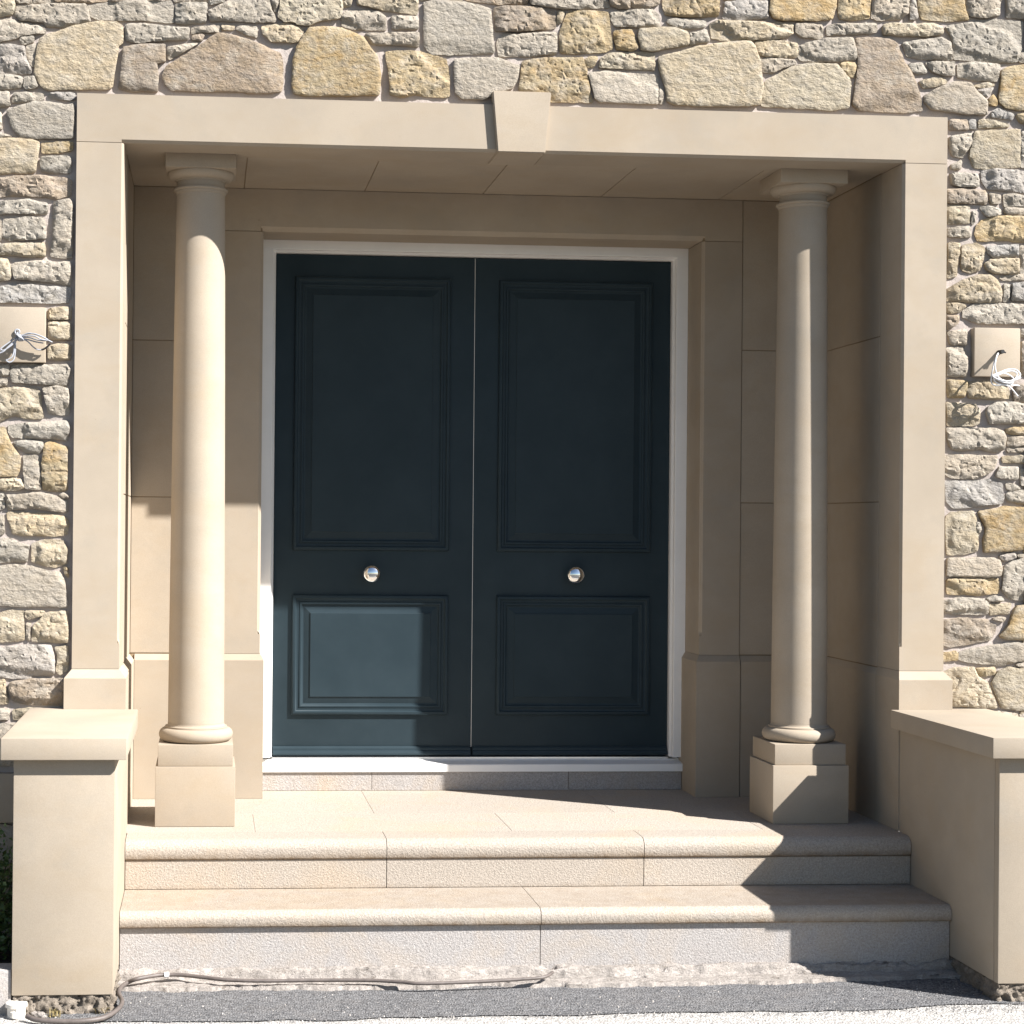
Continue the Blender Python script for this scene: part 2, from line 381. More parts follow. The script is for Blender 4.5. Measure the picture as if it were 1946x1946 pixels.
# broken mortar bed under the lowest riser
PITS = [(575, 1855, .035, .010), (730, 1866, .030, .008), (1045, 1843, .022, .012), (1130, 1842, .026, .007), (905, 1858, .015, .006), (960, 1857, .012, .006), (1215, 1848, .02, .006), (1640, 1834, .03, .008), (1735, 1834, .025, .009)]
def mortar_bed():
    nx, ny = 560, 56
    bm = bmesh.new(); rows = []
    pits = [(on_z(x, y, -.03), a, b) for x, y, a, b in PITS]
    for j in range(ny+1):
        row = []
        for i in range(nx+1):
            x = XL-0.01+(XR-XL+0.02)*i/nx
            wd = 0.160+0.045*noise.fractal(Vector((x*3.6, 1.7, 0)), 0.75, 2.1, 6)-0.045*max(0, (x-2.2))
            t = j/ny; y = YS+0.045-t*(wd+0.02)
            v = Vector((x*6, y*13, 0.3)); lip = noise.fractal(Vector((x*3.0, 4.0, 0)), 0.8, 2.1, 4)
            z = -0.014-0.012*t+0.012*noise.fractal(v*2.2, 0.7, 2.1, 6)*min(1, 4*t)
            te = 0.42+0.14*lip                       # broken lip: drop from the fillet to the thin screed
            if t > te: z = -0.044-0.006*(t-te)+0.0035*noise.fractal(v*3, 0.7, 2.1, 5)
            elif t > te-0.07: z = z+(-0.044-z)*((t-te+0.07)/0.07)
            ck = noise.noise(Vector((x*1.9, y*26, 5.0)))
            if abs(ck) < 0.07 and t < 0.9 and noise.noise(Vector((x*2.3, 7, 2))) > -0.12: z -= 0.014*(1-abs(ck)/0.07)
            for c, a, b_ in pits:
                d = ((x-c.x)/a)**2+((y-c.y)/(b_*1.6))**2
                if d < 1.6: z -= 0.022*max(0, 1-d/1.6)*(1+0.6*noise.noise(v*5))
            if t > 0.92: z = ZG-0.002-0.03*(t-0.92)+0.004*noise.noise(v*6)
            row.append(bm.verts.new((x, y+0.004*noise.noise(v*4), z)))
        rows.append(row)
    for a, b in zip(rows, rows[1:]):
        for i in range(nx): bm.faces.new((a[i], a[i+1], b[i+1], b[i]))
    o = bm_obj('mortar_bed', bm, FIL, None, 180)
    tag(o, 'cracked pale mortar bed along the foot of the lowest step', 'mortar', kind='structure')
mortar_bed()
# loose chippings and grit
def chips(name, n, box, size, mat, seed, zfun, label):
    R = random.Random(seed); vs = []; fs = []
    for _ in range(n):
        x = R.uniform(box[0], box[1]); y = R.uniform(box[2], box[3]); s = size*R.uniform(0.35, 1.0)**1.5; z = zfun(x, y)
        if z is None: continue
        a0 = R.uniform(0, 6.28); b = len(vs)
        for k in range(4): vs.append((x+s*math.cos(a0+k*1.57)*R.uniform(.6, 1.1), y+s*math.sin(a0+k*1.57)*R.uniform(.6, 1.1), z-0.001))
        for k in range(4): vs.append((x+0.6*s*math.cos(a0+.3+k*1.57)*R.uniform(.6, 1.1), y+.6*s*math.sin(a0+.3+k*1.57)*R.uniform(.6, 1.1), z+s*R.uniform(.5, .9)))
        for f in ((4,5,6,7),(0,1,5,4),(1,2,6,5),(2,3,7,6),(3,0,4,7)): fs.append([b+q for q in f])
    me = bpy.data.meshes.new(name); me.from_pydata(vs, [], fs)
    o = link(name, me, mat); tag(o, label, 'grit', kind='stuff'); return o
chips('asphalt_grit', 5000, (0.0, 3.3, -1.02, -0.62), 0.0042, mat_plain('grit_grey', (0.20, 0.19, 0.185), 0.9, nscale=180, namp=0.5), 3, lambda x, y: ZG, 'loose grey grit over the asphalt strip')
chips('pale_grit', 160, (0.0, 3.3, -1.0, -0.70), 0.0048, mat_plain('grit_white', (0.50, 0.46, 0.42), 0.9), 8, lambda x, y: ZG, 'scattered pale crumbs on the asphalt strip')
chips('pale_chippings', 2600, (-0.9, 4.2, -1.45, -0.93), 0.0050, mat_plain('grit_pale', (0.56, 0.52, 0.47), 0.9, nscale=150, namp=0.35), 5, lambda x, y: ZG-0.003, 'pale stone chippings along the yard edge')

# ------------------------------------------------------------------ rubble wall
TR = {'A': (0, 0, 400/1932), 'B': (400, 0, 400/1932), 'C': (800, 0, 400/1932), 'D': (1200, 0, 400/1932), 'E': (1546, 0, 400/1932),
      'L1': (0, 170, 200/1288), 'L2': (0, 450, 200/1288), 'L3': (0, 730, 200/1288), 'L4': (0, 1010, 200/966),
      'R1': (1786, 210, 160/1030), 'R2': (1786, 500, 160/1030), 'R3': (1786, 790, 160/1030), 'R4': (1786, 1070, 160/1030)}
STONES = """
A b -60,-60 130,-60 135,40 105,130 -60,150
A g 150,-60 490,-60 485,8 300,20 150,15
A n 500,-60 980,-60 980,0 800,15 505,5
A n 1000,-60 1560,-60 1560,-8 1000,2
A g 1580,-60 1932,-60 1980,-10 1880,10 1600,8
A g 145,55 500,35 780,38 800,60 830,195 720,215 600,240 430,240 400,200 180,180 140,130
A g 805,50 1000,15 1250,5 1570,5 1590,60 1600,200 1300,180 1100,180 900,170 820,140
A g 1618,30 1900,25 1885,200 1700,215 1615,205
A g -60,190 60,170 160,185 400,245 415,290 330,300 190,320 150,345 0,380 -60,390
A g 190,335 310,332 300,385 200,400 185,380
A y -60,405 100,410 220,430 240,540 285,640 280,668 0,670 -60,660
A g 250,420 335,400 320,500 300,610 270,570 240,480
A B 430,320 700,235 920,197 1060,205 1128,240 1125,390 1085,420 1060,600 1030,790 1000,810 700,815 450,820 390,800 350,740 315,670 330,540 360,360
A N 1130,430 1300,405 1515,405 1515,560 1440,580 1450,700 1445,835 1200,828 1085,800 1110,700
A g 1150,230 1300,215 1480,240 1735,258 1730,350 1500,365 1250,390 1160,370
A g 1760,252 2020,228 2025,285 1900,295 1870,285 1760,300
A n 1765,325 1880,305 1850,370 1760,360
A g 1540,430 1740,402 1820,392 1740,440 1560,540 1530,515
A g -60,690 100,680 205,710 200,795 0,815 -60,815
A g 225,705 310,700 345,790 250,815 220,790
B N -400,600 -100,425 0,340 60,312 130,308 330,360 500,425 640,485 660,540 665,700 655,830 560,845 450,850 100,830 -10,835 -200,830 -350,820 -420,770 -440,690
B b 110,232 220,232 212,268 110,265
B g 250,237 425,243 425,335 330,312 235,265
B b 470,240 700,205 800,240 855,262 820,375 740,385 700,380 560,370 490,310
B g -20,100 110,40 200,-20 520,-60 560,90 600,170 590,195 400,200 300,190 0,185
B g -60,-60 160,-60 120,5 0,40
B g 575,-60 640,-60 600,105 570,40
B b 650,-60 1200,-60 1212,80 1192,160 1000,190 900,232 800,222 780,200 680,190 620,150 640,60
B b 1225,-60 1292,-60 1292,50 1225,55
B b 1340,-60 1910,-60 1900,122 1700,100 1500,70 1345,30
B g 1240,97 1450,87 1540,102 1605,150 1615,268 1400,265 1330,265 1210,230 1205,160
B g 1665,142 1900,147 1912,258 1670,258
B g 1420,312 1500,307 1740,303 1910,303 1912,418 1700,405 1490,400 1450,350
B O 910,256 1050,246 1200,256 1290,286 1400,340 1465,450 1530,530 1560,680 1550,868 1300,875 870,875 765,855 748,800 765,540 795,430 865,316
B o 1612,470 1700,460 1932,470 2040,505 2165,535 2195,700 2195,875 2150,885 2000,880 1880,860 1760,885 1650,860 1640,640
C G 32,20 150,-5 400,20 530,50 635,82 650,200 655,330 675,478 500,490 250,495 100,490 32,420
C b 0,-60 360,-60 380,0 150,-20 0,-8
C n 380,-60 985,-60 985,25 700,30 560,10 420,-5
C g 1005,-60 1710,-60 1740,60 1500,70 1300,75 1200,60 1010,35
C n 1720,-60 1915,-60 1920,70 1820,70 1750,40
C n 1932,-60 2190,-60 2190,30 2080,70 1940,55
C n 675,62 900,57 1100,72 1230,97 1240,248 1100,268 860,283 690,278
C g 715,347 760,318 900,322 1060,303 1245,298 1245,488 1000,508 722,508 702,400
C b 1262,97 1318,102 1288,200 1257,208
C o 1350,112 1400,98 1600,98 1722,108 1735,230 1765,440 1700,468 1450,483 1283,478 1278,300 1322,180
C g 1748,112 1932,93 2130,83 2187,130 2200,238 2000,243 1800,238 1752,170
C o 1782,277 1932,272 1958,330 1988,440 1950,458 1800,448 1772,330
C G 312,542 500,532 700,532 850,592 905,602 878,740 848,800 700,860 560,908 380,900 322,850 307,700
C o 932,562 1100,532 1488,528 1522,640 1557,850 1585,932 1200,928 1150,862 900,822 922,680
C o 1508,537 1560,513 1628,522 1588,608 1532,608
C b 1652,532 1720,493 1932,473 2060,473 2148,493 2152,636 1950,628 1642,613
C G 1548,672 1700,653 1932,672 2168,682 2185,770 2175,948 1932,943 1642,928 1602,898 1562,750
D g 332,182 400,168 688,192 678,238 560,258 440,248 342,210
D o 290,-60 803,-60 803,138 620,148 460,148 322,128 297,60
D y 862,20 1000,8 1248,8 1252,158 1000,172 842,163
D b 860,-60 1250,-60 1250,-12 860,-8
D O 1287,-60 1885,-60 1880,60 1847,168 1700,183 1400,183 1302,158 1272,100
D B 72,272 250,257 400,253 508,292 527,330 522,408 400,428 200,462 92,448 62,330
D g 542,302 600,297 688,273 717,378 620,388 542,408
D b 728,212 800,188 1000,197 1400,203 1492,217 1487,300 1400,343 1300,358 1100,363 900,368 742,343
D g 1513,217 1600,213 1757,227 1762,338 1700,348 1570,333 1508,290
D B 252,522 450,473 620,428 870,388 1098,378 1127,420 1175,560 1190,700 1205,800 1175,958 1000,972 700,972 400,957 333,928 313,800 263,640
D g 267,782 290,850 298,948 262,943
D b 1133,383 1300,368 1400,373 1527,403 1527,518 1400,518 1250,508 1183,498 1153,430
D g 1198,532 1280,527 1498,552 1518,577 1400,618 1290,668 1203,648
D B 1233,742 1320,693 1480,613 1600,583 1760,583 1880,593 1901,603 1998,720 2013,760 1998,978 1841,1008 1761,998 1480,983 1203,968 1188,880 1218,800
E g -121,422 -60,397 100,353 368,348 392,440 397,543 200,558 50,558 -110,548 -143,500
E o 252,582 310,568 392,572 383,698 350,698 290,658
E N 395,350 550,340 718,350 777,400 835,560 895,640 955,800 995,900 1005,1008 850,1026 422,1006 365,960 383,800 403,700 418,560
E g 132,232 200,213 578,213 597,288 500,298 330,308 132,318
E b 642,232 700,218 900,218 1110,208 1187,240 1187,308 1050,328 800,323 642,308
E o 243,-60 537,-60 517,158 360,178 252,168 233,120
E g 563,-60 877,-60 867,120 800,168 600,178 538,158
E y 900,-60 940,10 962,158 893,178
E O 978,-60 1392,-60 1388,60 1437,178 1200,183 1003,168 973,60
E g 1423,-60 1737,-60 1712,130 1600,158 1453,148 1413,90
E g 1778,-60 1932,-60 2050,-60 2050,168 1932,163 1783,148
E g 1223,242 1450,203 1680,173 1900,197 1937,203 1917,440 1887,558 1700,568 1450,548 1303,538 1283,350
E g 823,392 980,368 1178,348 1257,392 1277,547 1000,533 863,508
E g 882,582 1000,577 1057,658 960,678 903,638
E g 1043,567 1150,563 1297,567 1297,688 1200,688 1093,648
E g 1333,582 1450,568 1717,592 1697,738 1500,733 1333,698
E b 978,742 1100,713 1200,717 1237,752 1130,788 1013,798
E G 1033,872 1150,803 1300,753 1438,763 1497,840 1597,930 1597,1047 1400,1042 1083,998 1023,930
E b 1482,782 1600,758 1677,772 1600,798 1512,793
E y 1513,822 1657,803 1600,888 1563,868
E o 1612,912 1660,863 1687,930 1687,968 1622,958
E O 1733,642 1800,613 1960,593 2020,590 2020,1000 1900,1008 1763,983 1708,930 1723,800
E y 1643,1022 1700,988 1847,1052 1837,1093 1643,1068
E o 1873,1052 2020,1023 2020,1128 1903,1118
E g 1912,482 2020,475 2020,575 1903,558
R1 n 132,112 348,108 357,228 132,223
R1 y 372,112 448,103 448,218 382,213
R1 b 492,117 600,103 857,172 857,188 650,198 488,203
R1 g 122,322 250,293 417,278 398,380 288,567 172,543 132,430
R1 B 433,263 600,248 987,233 997,687 800,687 560,712 433,687 373,560 403,400
R1 g 152,662 278,603 258,717 152,698
R1 g 1013,262 1150,252 1150,688 1013,688
R1 g 142,772 300,763 477,783 477,928 300,928 162,898
R1 y 523,742 700,713 900,728 1150,753 1150,1008 900,978 603,958 533,870
R1 n 102,962 300,957 557,973 587,1012 587,1137 350,1128 102,1118
R1 g 623,1013 757,1033 747,1128 642,1128
R1 g 793,1022 900,1018 1150,1062 1150,1158 803,1168
R1 g 803,1192 1150,1197 1150,1268 850,1273 803,1240
R1 b 102,1162 250,1153 378,1182 378,1368 112,1378
R1 g 402,1232 458,1232 438,1358 412,1388
R1 g 503,1182 600,1168 757,1202 767,1268 600,1288 563,1268
R1 o 523,1343 700,1293 900,1293 1150,1303 1150,1608 930,1598 850,1578 620,1588 473,1588 443,1500 463,1400
R1 g 112,1432 378,1413 398,1538 300,1543 112,1528
R1 b 112,1613 262,1627 222,1800 217,2018 112,2047
R1 b 293,1643 450,1618 557,1667 562,1770 497,1948 380,1978 293,1948 268,1870
R1 y 593,1662 957,1643 967,1777 660,1798 593,1738
R1 b 563,1872 620,1823 967,1813 967,1998 700,1988 593,1958
R1 g 1003,1652 1150,1652 1150,1988 1003,1988
R2 b 102,312 300,203 480,143 620,153 717,203 765,320 757,468 550,478 300,473 102,458
R2 g 743,172 900,138 1150,133 1150,188 880,208 793,198
R2 g 803,252 867,262 847,468 793,468
R2 y 903,252 1150,223 1150,458 893,448
R2 b 102,492 300,492 328,532 240,598 102,608
R2 g 293,582 420,503 800,493 1150,513 1150,737 800,737 500,732 383,688 293,658
R2 n 92,642 237,642 227,738 102,808
R2 g 112,842 328,803 337,997 133,987
R2 g 92,1042 300,1028 337,1092 332,1388 102,1378
R2 g 1013,803 1150,803 1150,918 1013,898
R2 g 1013,962 1150,953 1150,1388 1003,1358
R2 o 102,1422 348,1442 328,1560 308,1638 112,1638
R2 b 383,1452 620,1443 847,1522 877,1648 600,1658 373,1648 343,1560
R2 n 943,1492 1150,1473 1150,1718 933,1688 913,1600
R2 b 92,1703 447,1727 507,1802 497,1958 400,1988 102,1983
R2 g 593,1763 700,1703 900,1703 1150,1743 1150,1957 613,1957 583,1850
R3 g 92,153 697,153 787,193 811,270 787,418 690,447 500,402 230,432 152,398 102,280
R3 o 823,167 900,143 1150,143 1150,223 900,228 823,198
R3 g 848,262 1150,258 1150,357 843,368
R3 g 833,402 1150,373 1150,437 853,443
R3 g 82,482 350,478 600,493 706,493 688,600 637,688 450,768 152,758 82,718
R3 b 773,502 1150,483 1150,577 783,568
R3 g 743,622 967,632 967,778 753,758 693,738
R3 g 1003,652 1150,652 1150,857 1003,848
R3 y 82,802 400,803 600,778 777,832 797,1000 777,1068 500,1098 400,1118 182,1128 92,1050
R3 g 823,832 917,832 997,900 950,928 843,898
R3 g 833,952 1000,913 1150,933 1150,1087 1000,1077 843,1038
R3 b 92,1232 152,1183 427,1168 447,1280 477,1500 477,1657 300,1688 102,1698 92,1450
R3 g 453,1303 497,1313 507,1400 480,1477
R3 O 483,1173 800,1113 1000,1123 1150,1133 1150,1617 900,1647 553,1667 543,1540 573,1370 523,1280
R3 G 102,1747 650,1738 737,1777 762,1880 747,1953 600,1972 300,1967 92,1953
R3 y 743,1722 947,1663 947,1728 850,1768 793,1787
R3 g 963,1702 1150,1693 1150,1733 983,1737
R3 g 793,1852 880,1793 1000,1753 1150,1757 1150,2247 1000,2262 850,2228 773,2130 783,2000
R4 o 102,202 500,198 737,193 732,368 600,378 480,397 300,382 102,377
R4 g 62,462 250,423 537,443 597,502 597,617 450,627 200,622 62,607
R4 g 583,442 680,398 767,422 787,467 680,467 613,458
R4 b 628,512 877,493 857,618 740,622 633,637
R4 n 62,702 250,673 597,693 617,742 697,762 687,840 637,938 300,998 122,1027 62,998
R4 g 653,682 750,663 817,673 787,718 740,708
R4 O 923,562 960,523 1150,503 1150,937 803,932 743,898 853,760 883,680
R4 o 52,1102 200,1083 232,1112 227,1188 62,1198
R4 G 253,1093 450,1043 700,1003 950,978 1150,1003 1150,1187 950,1197 800,1247 600,1237 350,1207 243,1178
R4 b 203,1283 417,1273 467,1390 577,1462 637,1600 712,1777 500,1760 100,1760 60,1460 62,1333
R4 o 453,1292 687,1283 687,1358 560,1388 493,1368
R4 B 723,1332 850,1273 950,1293 1150,1313 1150,1787 950,1797 763,1767 693,1600 643,1470
R4 g 943,1242 1150,1213 1150,1297 1000,1277
R4 g 500,1800 730,1820 960,1850 930,2150 500,2150
R4 g 990,1850 1150,1850 1150,2150 990,2150
L1 g -60,32 108,32 117,188 0,207 -60,212
L1 g 172,42 300,33 527,47 527,118 202,148 143,148
L1 y 602,52 700,38 917,43 917,108 800,118 622,93
L1 G 83,262 230,203 400,153 600,153 800,192 902,183 907,380 897,587 700,592 400,597 253,577 173,500 133,430
L1 g -60,272 8,272 17,478 -60,478
L1 g -60,533 60,543 137,570 100,583 -60,585
L1 B -60,603 200,603 400,613 477,652 467,750 427,1007 300,1017 100,1017 -60,1027
L1 o 503,652 700,643 887,643 887,738 700,767 513,767
L1 g 503,822 700,813 837,823 877,862 857,1007 600,1012 503,997 493,900
L1 n -60,1092 200,1063 500,1053 820,1083 877,1112 867,1287 700,1327 400,1297 200,1287 -60,1307
L1 g -60,1373 150,1363 350,1348 567,1392 587,1422 572,1517 300,1517 100,1507 -60,1517
L1 g 653,1373 847,1343 882,1402 887,1700 872,2057 750,2057 623,2028 623,1950 653,1800
L1 g 43,1592 300,1563 517,1568 557,1642 557,1817 400,1832 100,1837 23,1797
L1 g -60,1602 8,1592 0,1848 -60,1848
L2 b -60,102 60,83 300,73 537,73 557,132 552,237 350,237 100,217 -60,217
L2 b -60,262 88,272 117,332 127,517 -60,537
L2 g 133,342 200,313 450,293 700,313 867,313 857,587 600,547 400,527 183,507
L2 y -60,612 100,593 300,573 500,603 857,622 867,682 837,797 600,807 300,797 -60,797
L2 b 593,882 750,863 872,863 867,997 750,1007 593,1007
L2 b 593,1053 750,1043 857,1048 862,1247 700,1257 593,1237
L2 b 593,1333 700,1313 857,1323 857,1497 700,1507 593,1487
L2 g 143,1563 350,1553 600,1573 817,1563 857,1622 847,1700 817,1827 500,1797 153,1777 133,1680
L2 g -60,1573 97,1573 107,1678 50,1697 -60,1697
L2 g -60,1743 87,1743 77,1817 -60,1827
L3 b -60,63 200,43 447,53 487,92 497,220 521,408 380,422 180,378 60,418 -60,467
L3 g 533,53 700,23 827,53 847,132 842,367 700,367 593,347 543,130
L3 g 98,503 400,473 827,443 847,532 817,687 600,657 300,657 153,647 103,590
L3 O -60,523 58,523 77,600 117,700 246,900 236,1068 197,1127 -60,1127
L3 g 163,702 400,683 517,703 527,770 477,847 300,827 203,757
L3 o 563,722 620,703 817,772 822,950 812,1297 700,1307 523,1287 518,950 533,800
L3 g 283,873 447,873 487,942 497,1130 497,1287 400,1287 313,1267 293,1100
L3 b -60,1173 150,1158 257,1168 292,1258 200,1297 -60,1287
L3 g 73,1363 300,1343 500,1323 650,1363 817,1442 822,1557 600,1547 400,1507 250,1527 93,1537
L3 g 683,1372 780,1333 847,1383 730,1387
L3 g -60,1353 37,1343 47,1517 -60,1537
L3 b 83,1573 300,1573 700,1603 817,1632 837,1700 817,1837 700,1857 300,1847 153,1827 113,1700
L3 g -60,1623 37,1603 47,1827 -60,1847
L4 g -60,73 80,63 190,113 265,133 247,277 60,277 -60,287
L4 b 293,113 400,83 577,83 617,152 607,297 500,327 430,317 293,277
L4 o 577,322 618,332 627,427 600,398
L4 G -60,323 150,303 300,323 480,373 547,373 597,480 615,687 400,687 200,687 -60,677
L4 b -60,763 100,723 212,733 222,997 100,1007 -60,1017
L4 b 233,733 407,733 397,768 260,807 233,787
L4 g 243,843 277,843 267,1007 243,997
L4 b 303,862 390,793 423,743 622,733 622,1017 500,1017 293,1007
L4 y -60,1073 250,1043 467,1043 497,1150 497,1317 300,1317 280,1347 100,1347 -60,1317
L4 b 508,1063 617,1053 627,1150 617,1277 550,1317 513,1277 533,1180
L4 n 103,1383 300,1353 480,1353 587,1353 640,1420 640,1597 240,1587 123,1557 83,1460
L4 b -60,1373 37,1363 67,1577 -60,1587
L4 g -60,1633 77,1633 77,1727 -60,1737
L4 b 113,1643 260,1623 640,1640 640,1720 123,1727
L4 g -60,1773 300,1763 300,1950 -60,1950
"""
PAL = {'g': ((0.460, 0.410, 0.340), 0.10), 'b': ((0.510, 0.435, 0.320), 0.28), 'o': ((0.480, 0.385, 0.245), 0.85), 'n': ((0.395, 0.325, 0.255), 0.25), 'y': ((0.425, 0.395, 0.360), 0.10)}
Y_MORT = 0.034
wall = empty('stone_wall', (XC, 0.10, ZG), 'rubble house wall of pale sandstone with wide mortar joints round the doorway', 'wall')

def seg_dist(P, poly):
    D = np.full(len(P), 9.0)
    A = np.array(poly); B = np.roll(A, -1, 0)
    for a, b in zip(A, B):
        ab = b-a; t = np.clip(((P-a)@ab)/max(1e-12, ab@ab), 0, 1)
        D = np.minimum(D, np.hypot(*(P-(a+t[:, None]*ab)).T))
    return D
def inside(P, poly):
    x, y = P[:, 0], P[:, 1]; r = np.zeros(len(P), bool); n = len(poly); j = n-1
    for i in range(n):
        xi, yi = poly[i]; xj, yj = poly[j]
        if yi != yj: r ^= ((yi > y) != (yj > y)) & (x < (xj-xi)*(y-yi)/(yj-yi)+xi)
        j = i
    return r
def stone_geo(poly, R, flat=False, step=0.0075, seed=0.0):
    """poly: (x,z) outline. returns verts, faces: a rough split stone face standing proud of the mortar"""
    n = len(poly); area = 0.5*sum(poly[i][0]*poly[(i+1) % n][1]-poly[(i+1) % n][0]*poly[i][1] for i in range(n))
    if area < 0: poly = poly[::-1]
    # soften the corners, then resample with a little wobble
    q = []
    for i in range(n):
        p0, p1, p2 = (np.array(poly[(i+k) % n]) for k in (-1, 0, 1))
        c = min(0.0035, 0.2*np.hypot(*(p1-p0)), 0.22*np.hypot(*(p2-p1)))
        ua = (p0-p1)*c/max(1e-6, np.hypot(*(p0-p1))); ub = (p2-p1)*c/max(1e-6, np.hypot(*(p2-p1)))
        q += [p1+ua, p1+(ua+ub)*0.27, p1+ub]
    q = [tuple(x) for x in q]; B = []
    for i in range(len(q)):
        a = np.array(q[i]); b = np.array(q[(i+1) % len(q)]); d = np.hypot(*(b-a)); k = max(1, int(round(d/step)))
        for j in range(k):
            p = a+(b-a)*j/k; nn = np.array((b[1]-a[1], -(b[0]-a[0])))/max(d, 1e-6)
            B.append(tuple(p+nn*0.0028+nn*0.0024*noise.noise(Vector((p[0]*38, p[1]*38, seed)))+nn*0.0016*noise.noise(Vector((p[0]*110, p[1]*110, seed)))))
    A = np.array(B); lo, hi = A.min(0), A.max(0); size = float(min(hi-lo))
    gx = np.arange(lo[0], hi[0], step); gz = np.arange(lo[1], hi[1], step)
    G = np.array([(x+(0.5*step if k % 2 else 0)+R.uniform(-.25, .25)*step, z+R.uniform(-.25, .25)*step) for k, z in enumerate(gz) for x in gx])
    if len(G):
        G = G[inside(G, B)]
        if len(G): G = G[seg_dist(G, B) > step*0.55]
    pts = B+[tuple(p) for p in G]
    vo, eo, fo, *_ = delaunay_2d_cdt([Vector(p) for p in pts], [], [list(range(len(B)))], 1, 1e-7)
    P = np.array([tuple(v) for v in vo]); D = seg_dist(P, B)
    p0 = R.uniform(0.019, 0.029)*(1.0 if size > 0.05 else 0.82)
    ew = min(0.0065, size*0.2)
    h = p0*(0.84+0.16*np.sqrt(np.clip(D/ew, 0, 1)))
    c = P.mean(0); tx, tz = R.uniform(-.04, .04), R.uniform(-.05, .05)
    h = h+(P-c)@np.array((tx, tz))
    cut = np.zeros(len(P)); ext = (hi-lo)*0.5
    for k in range(R.choice((1, 2)) if flat else R.choice((3, 4, 5, 6))):
        a = R.choice((-1.57, -1.57, -1.2, -1.9, 1.57, 0.3, 2.8, R.uniform(0, 6.28)))+R.uniform(-.35, .35)
        nv = np.array((math.cos(a), math.sin(a))); reach = abs(nv)@ext
        o = reach*R.uniform(0.25, 0.9); s = R.uniform(0.22, 0.75)*(0.5 if flat else 1.0)
        wob = np.array([0.009*noise.fractal(Vector((p[0]*20, p[1]*20, seed+k*3)), 0.9, 2.1, 4) for p in P])
        cut = np.maximum(cut, np.minimum(((P-c)@nv-o+wob)*s, 0.016))
    h = h-np.maximum(cut, 0)
    am = 0.0022 if flat else 0.0042
    f = np.array([noise.fractal(Vector((p[0]*19, p[1]*27, seed)), 0.85, 2.1, 5) for p in P])
    rg = np.array([abs(noise.noise(Vector((p[0]*24+seed, p[1]*40, seed)))) for p in P])
    h = h+(am*f-am*0.9*(rg < 0.07)*1.0*(0 if flat else 1))*np.clip(D/0.004, 0.3, 1)
    h = np.maximum(h, 0.0105)
    verts = [(float(p[0]), Y_MORT-float(y), float(p[1])) for p, y in zip(P, h)]
    faces = [list(f) for f in fo]
    # skirt back into the wall
    cnt = {}
    for f in faces:
        for i in range(len(f)):
            e = (f[i], f[(i+1) % len(f)]); cnt[e] = 1
    be = [e for e in cnt if (e[1], e[0]) not in cnt]; back = {}
    for e in be:
        for v in e:
            if v not in back:
                back[v] = len(verts); x, y, z = verts[v]; verts.append((x+(c[0]-x)*0.02, Y_MORT+0.02, z+(c[1]-z)*0.02))
    for a, b in be: faces.append([b, a, back[a], back[b]])
    return verts, faces
stone_id = 0
for line in STONES.strip().splitlines():
    tk = line.split(); ox, oy, sc = TR[tk[0]]; kind = tk[1]
    poly = []
    for s in tk[2:]:
        x, y = map(float, s.split(',')); p = on_y(ox+x*sc, oy+y*sc, 0.014); poly.append([p.x, p.z])
    cxm = sum(p[0] for p in poly)/len(poly); czm = sum(p[1] for p in poly)/len(poly)
    for p in poly:
        if czm > 3.14 and 0 < cxm < W: p[1] = max(p[1], Z_LT+0.004)
        elif cxm < 0.05 and czm < Z_LT: p[0] = min(p[0], -0.003)
        elif cxm > W-0.05 and czm < Z_LT: p[0] = max(p[0], W+0.003)
    R = random.Random(stone_id*13+5); stone_id += 1
    vs, fs = stone_geo([tuple(p) for p in poly], R, flat=kind.isupper(), seed=stone_id*1.37)
    me = bpy.data.meshes.new('stone'); me.from_pydata(vs, [], fs); me.update()
    o = link('stone', me, RUB, wall, 34)
    (r_, g_, b_), ru = PAL[kind.lower()]; k = R.uniform(0.90, 1.12); hsh = R.uniform(-0.008, 0.02)
    o.color = (min(1, (r_+hsh)*k), g_*k, max(0, (b_-hsh*0.8)*k), 1); o['rust'] = ru*R.uniform(0.6, 1.15)
# the wall goes on beyond the picture: courses of similar stones as one mass
def field(regions):
    vs, fs = [], []; R = random.Random(99); k = 0
    for x0, x1, z0f, z1 in regions:
        z = None; first = True
        z = z0f(0.5*(x0+x1)) if callable(z0f) else z0f
        while z < z1-0.03:
            hgt = min(R.choice((0.07, 0.09, 0.11, 0.15, 0.19)), z1-z)
            if z1-(z+hgt) < 0.05: hgt = z1-z
            x = x0+R.uniform(-.04, 0)
            while x < x1-0.03:
                wd = R.uniform(0.09, 0.30)*(1.25 if hgt > .14 else 1.0)
                if x1-(x+wd) < 0.07: wd = x1-x
                gp = 0.007
                zb = (z0f(x), z0f(x+wd)) if (first and callable(z0f)) else (z, z)
                j = lambda: R.uniform(-.013, .013)
                poly = [(x+gp+j(), zb[0]+gp+j()), (x+wd*.5, (zb[0]+zb[1])/2+gp+j()), (x+wd-gp+j(), zb[1]+gp+j()), (x+wd-gp+j(), z+hgt-gp+j()), (x+wd*.45, z+hgt-gp+j()), (x+gp+j(), z+hgt-gp+j())]
                k += 1
                v, f = stone_geo(poly, R, flat=R.random() < .3, step=0.022, seed=500+k*0.91)
                b = len(vs); vs += v; fs += [[b+i for i in q] for q in f]
                x += wd
            z += hgt; first = False
    me = bpy.data.meshes.new('stones_beyond'); me.from_pydata(vs, [], fs); me.update()
    o = link('stones_beyond', me, RUBI, wall, 34); o.color = (0.45, 0.39, 0.30, 1); o['rust'] = 0.35
    tag(o, 'further courses of the same rubble stone outside the doorway area', kind='stuff')
zl = lambda x: 3.503+0.0327*(x+0.29)
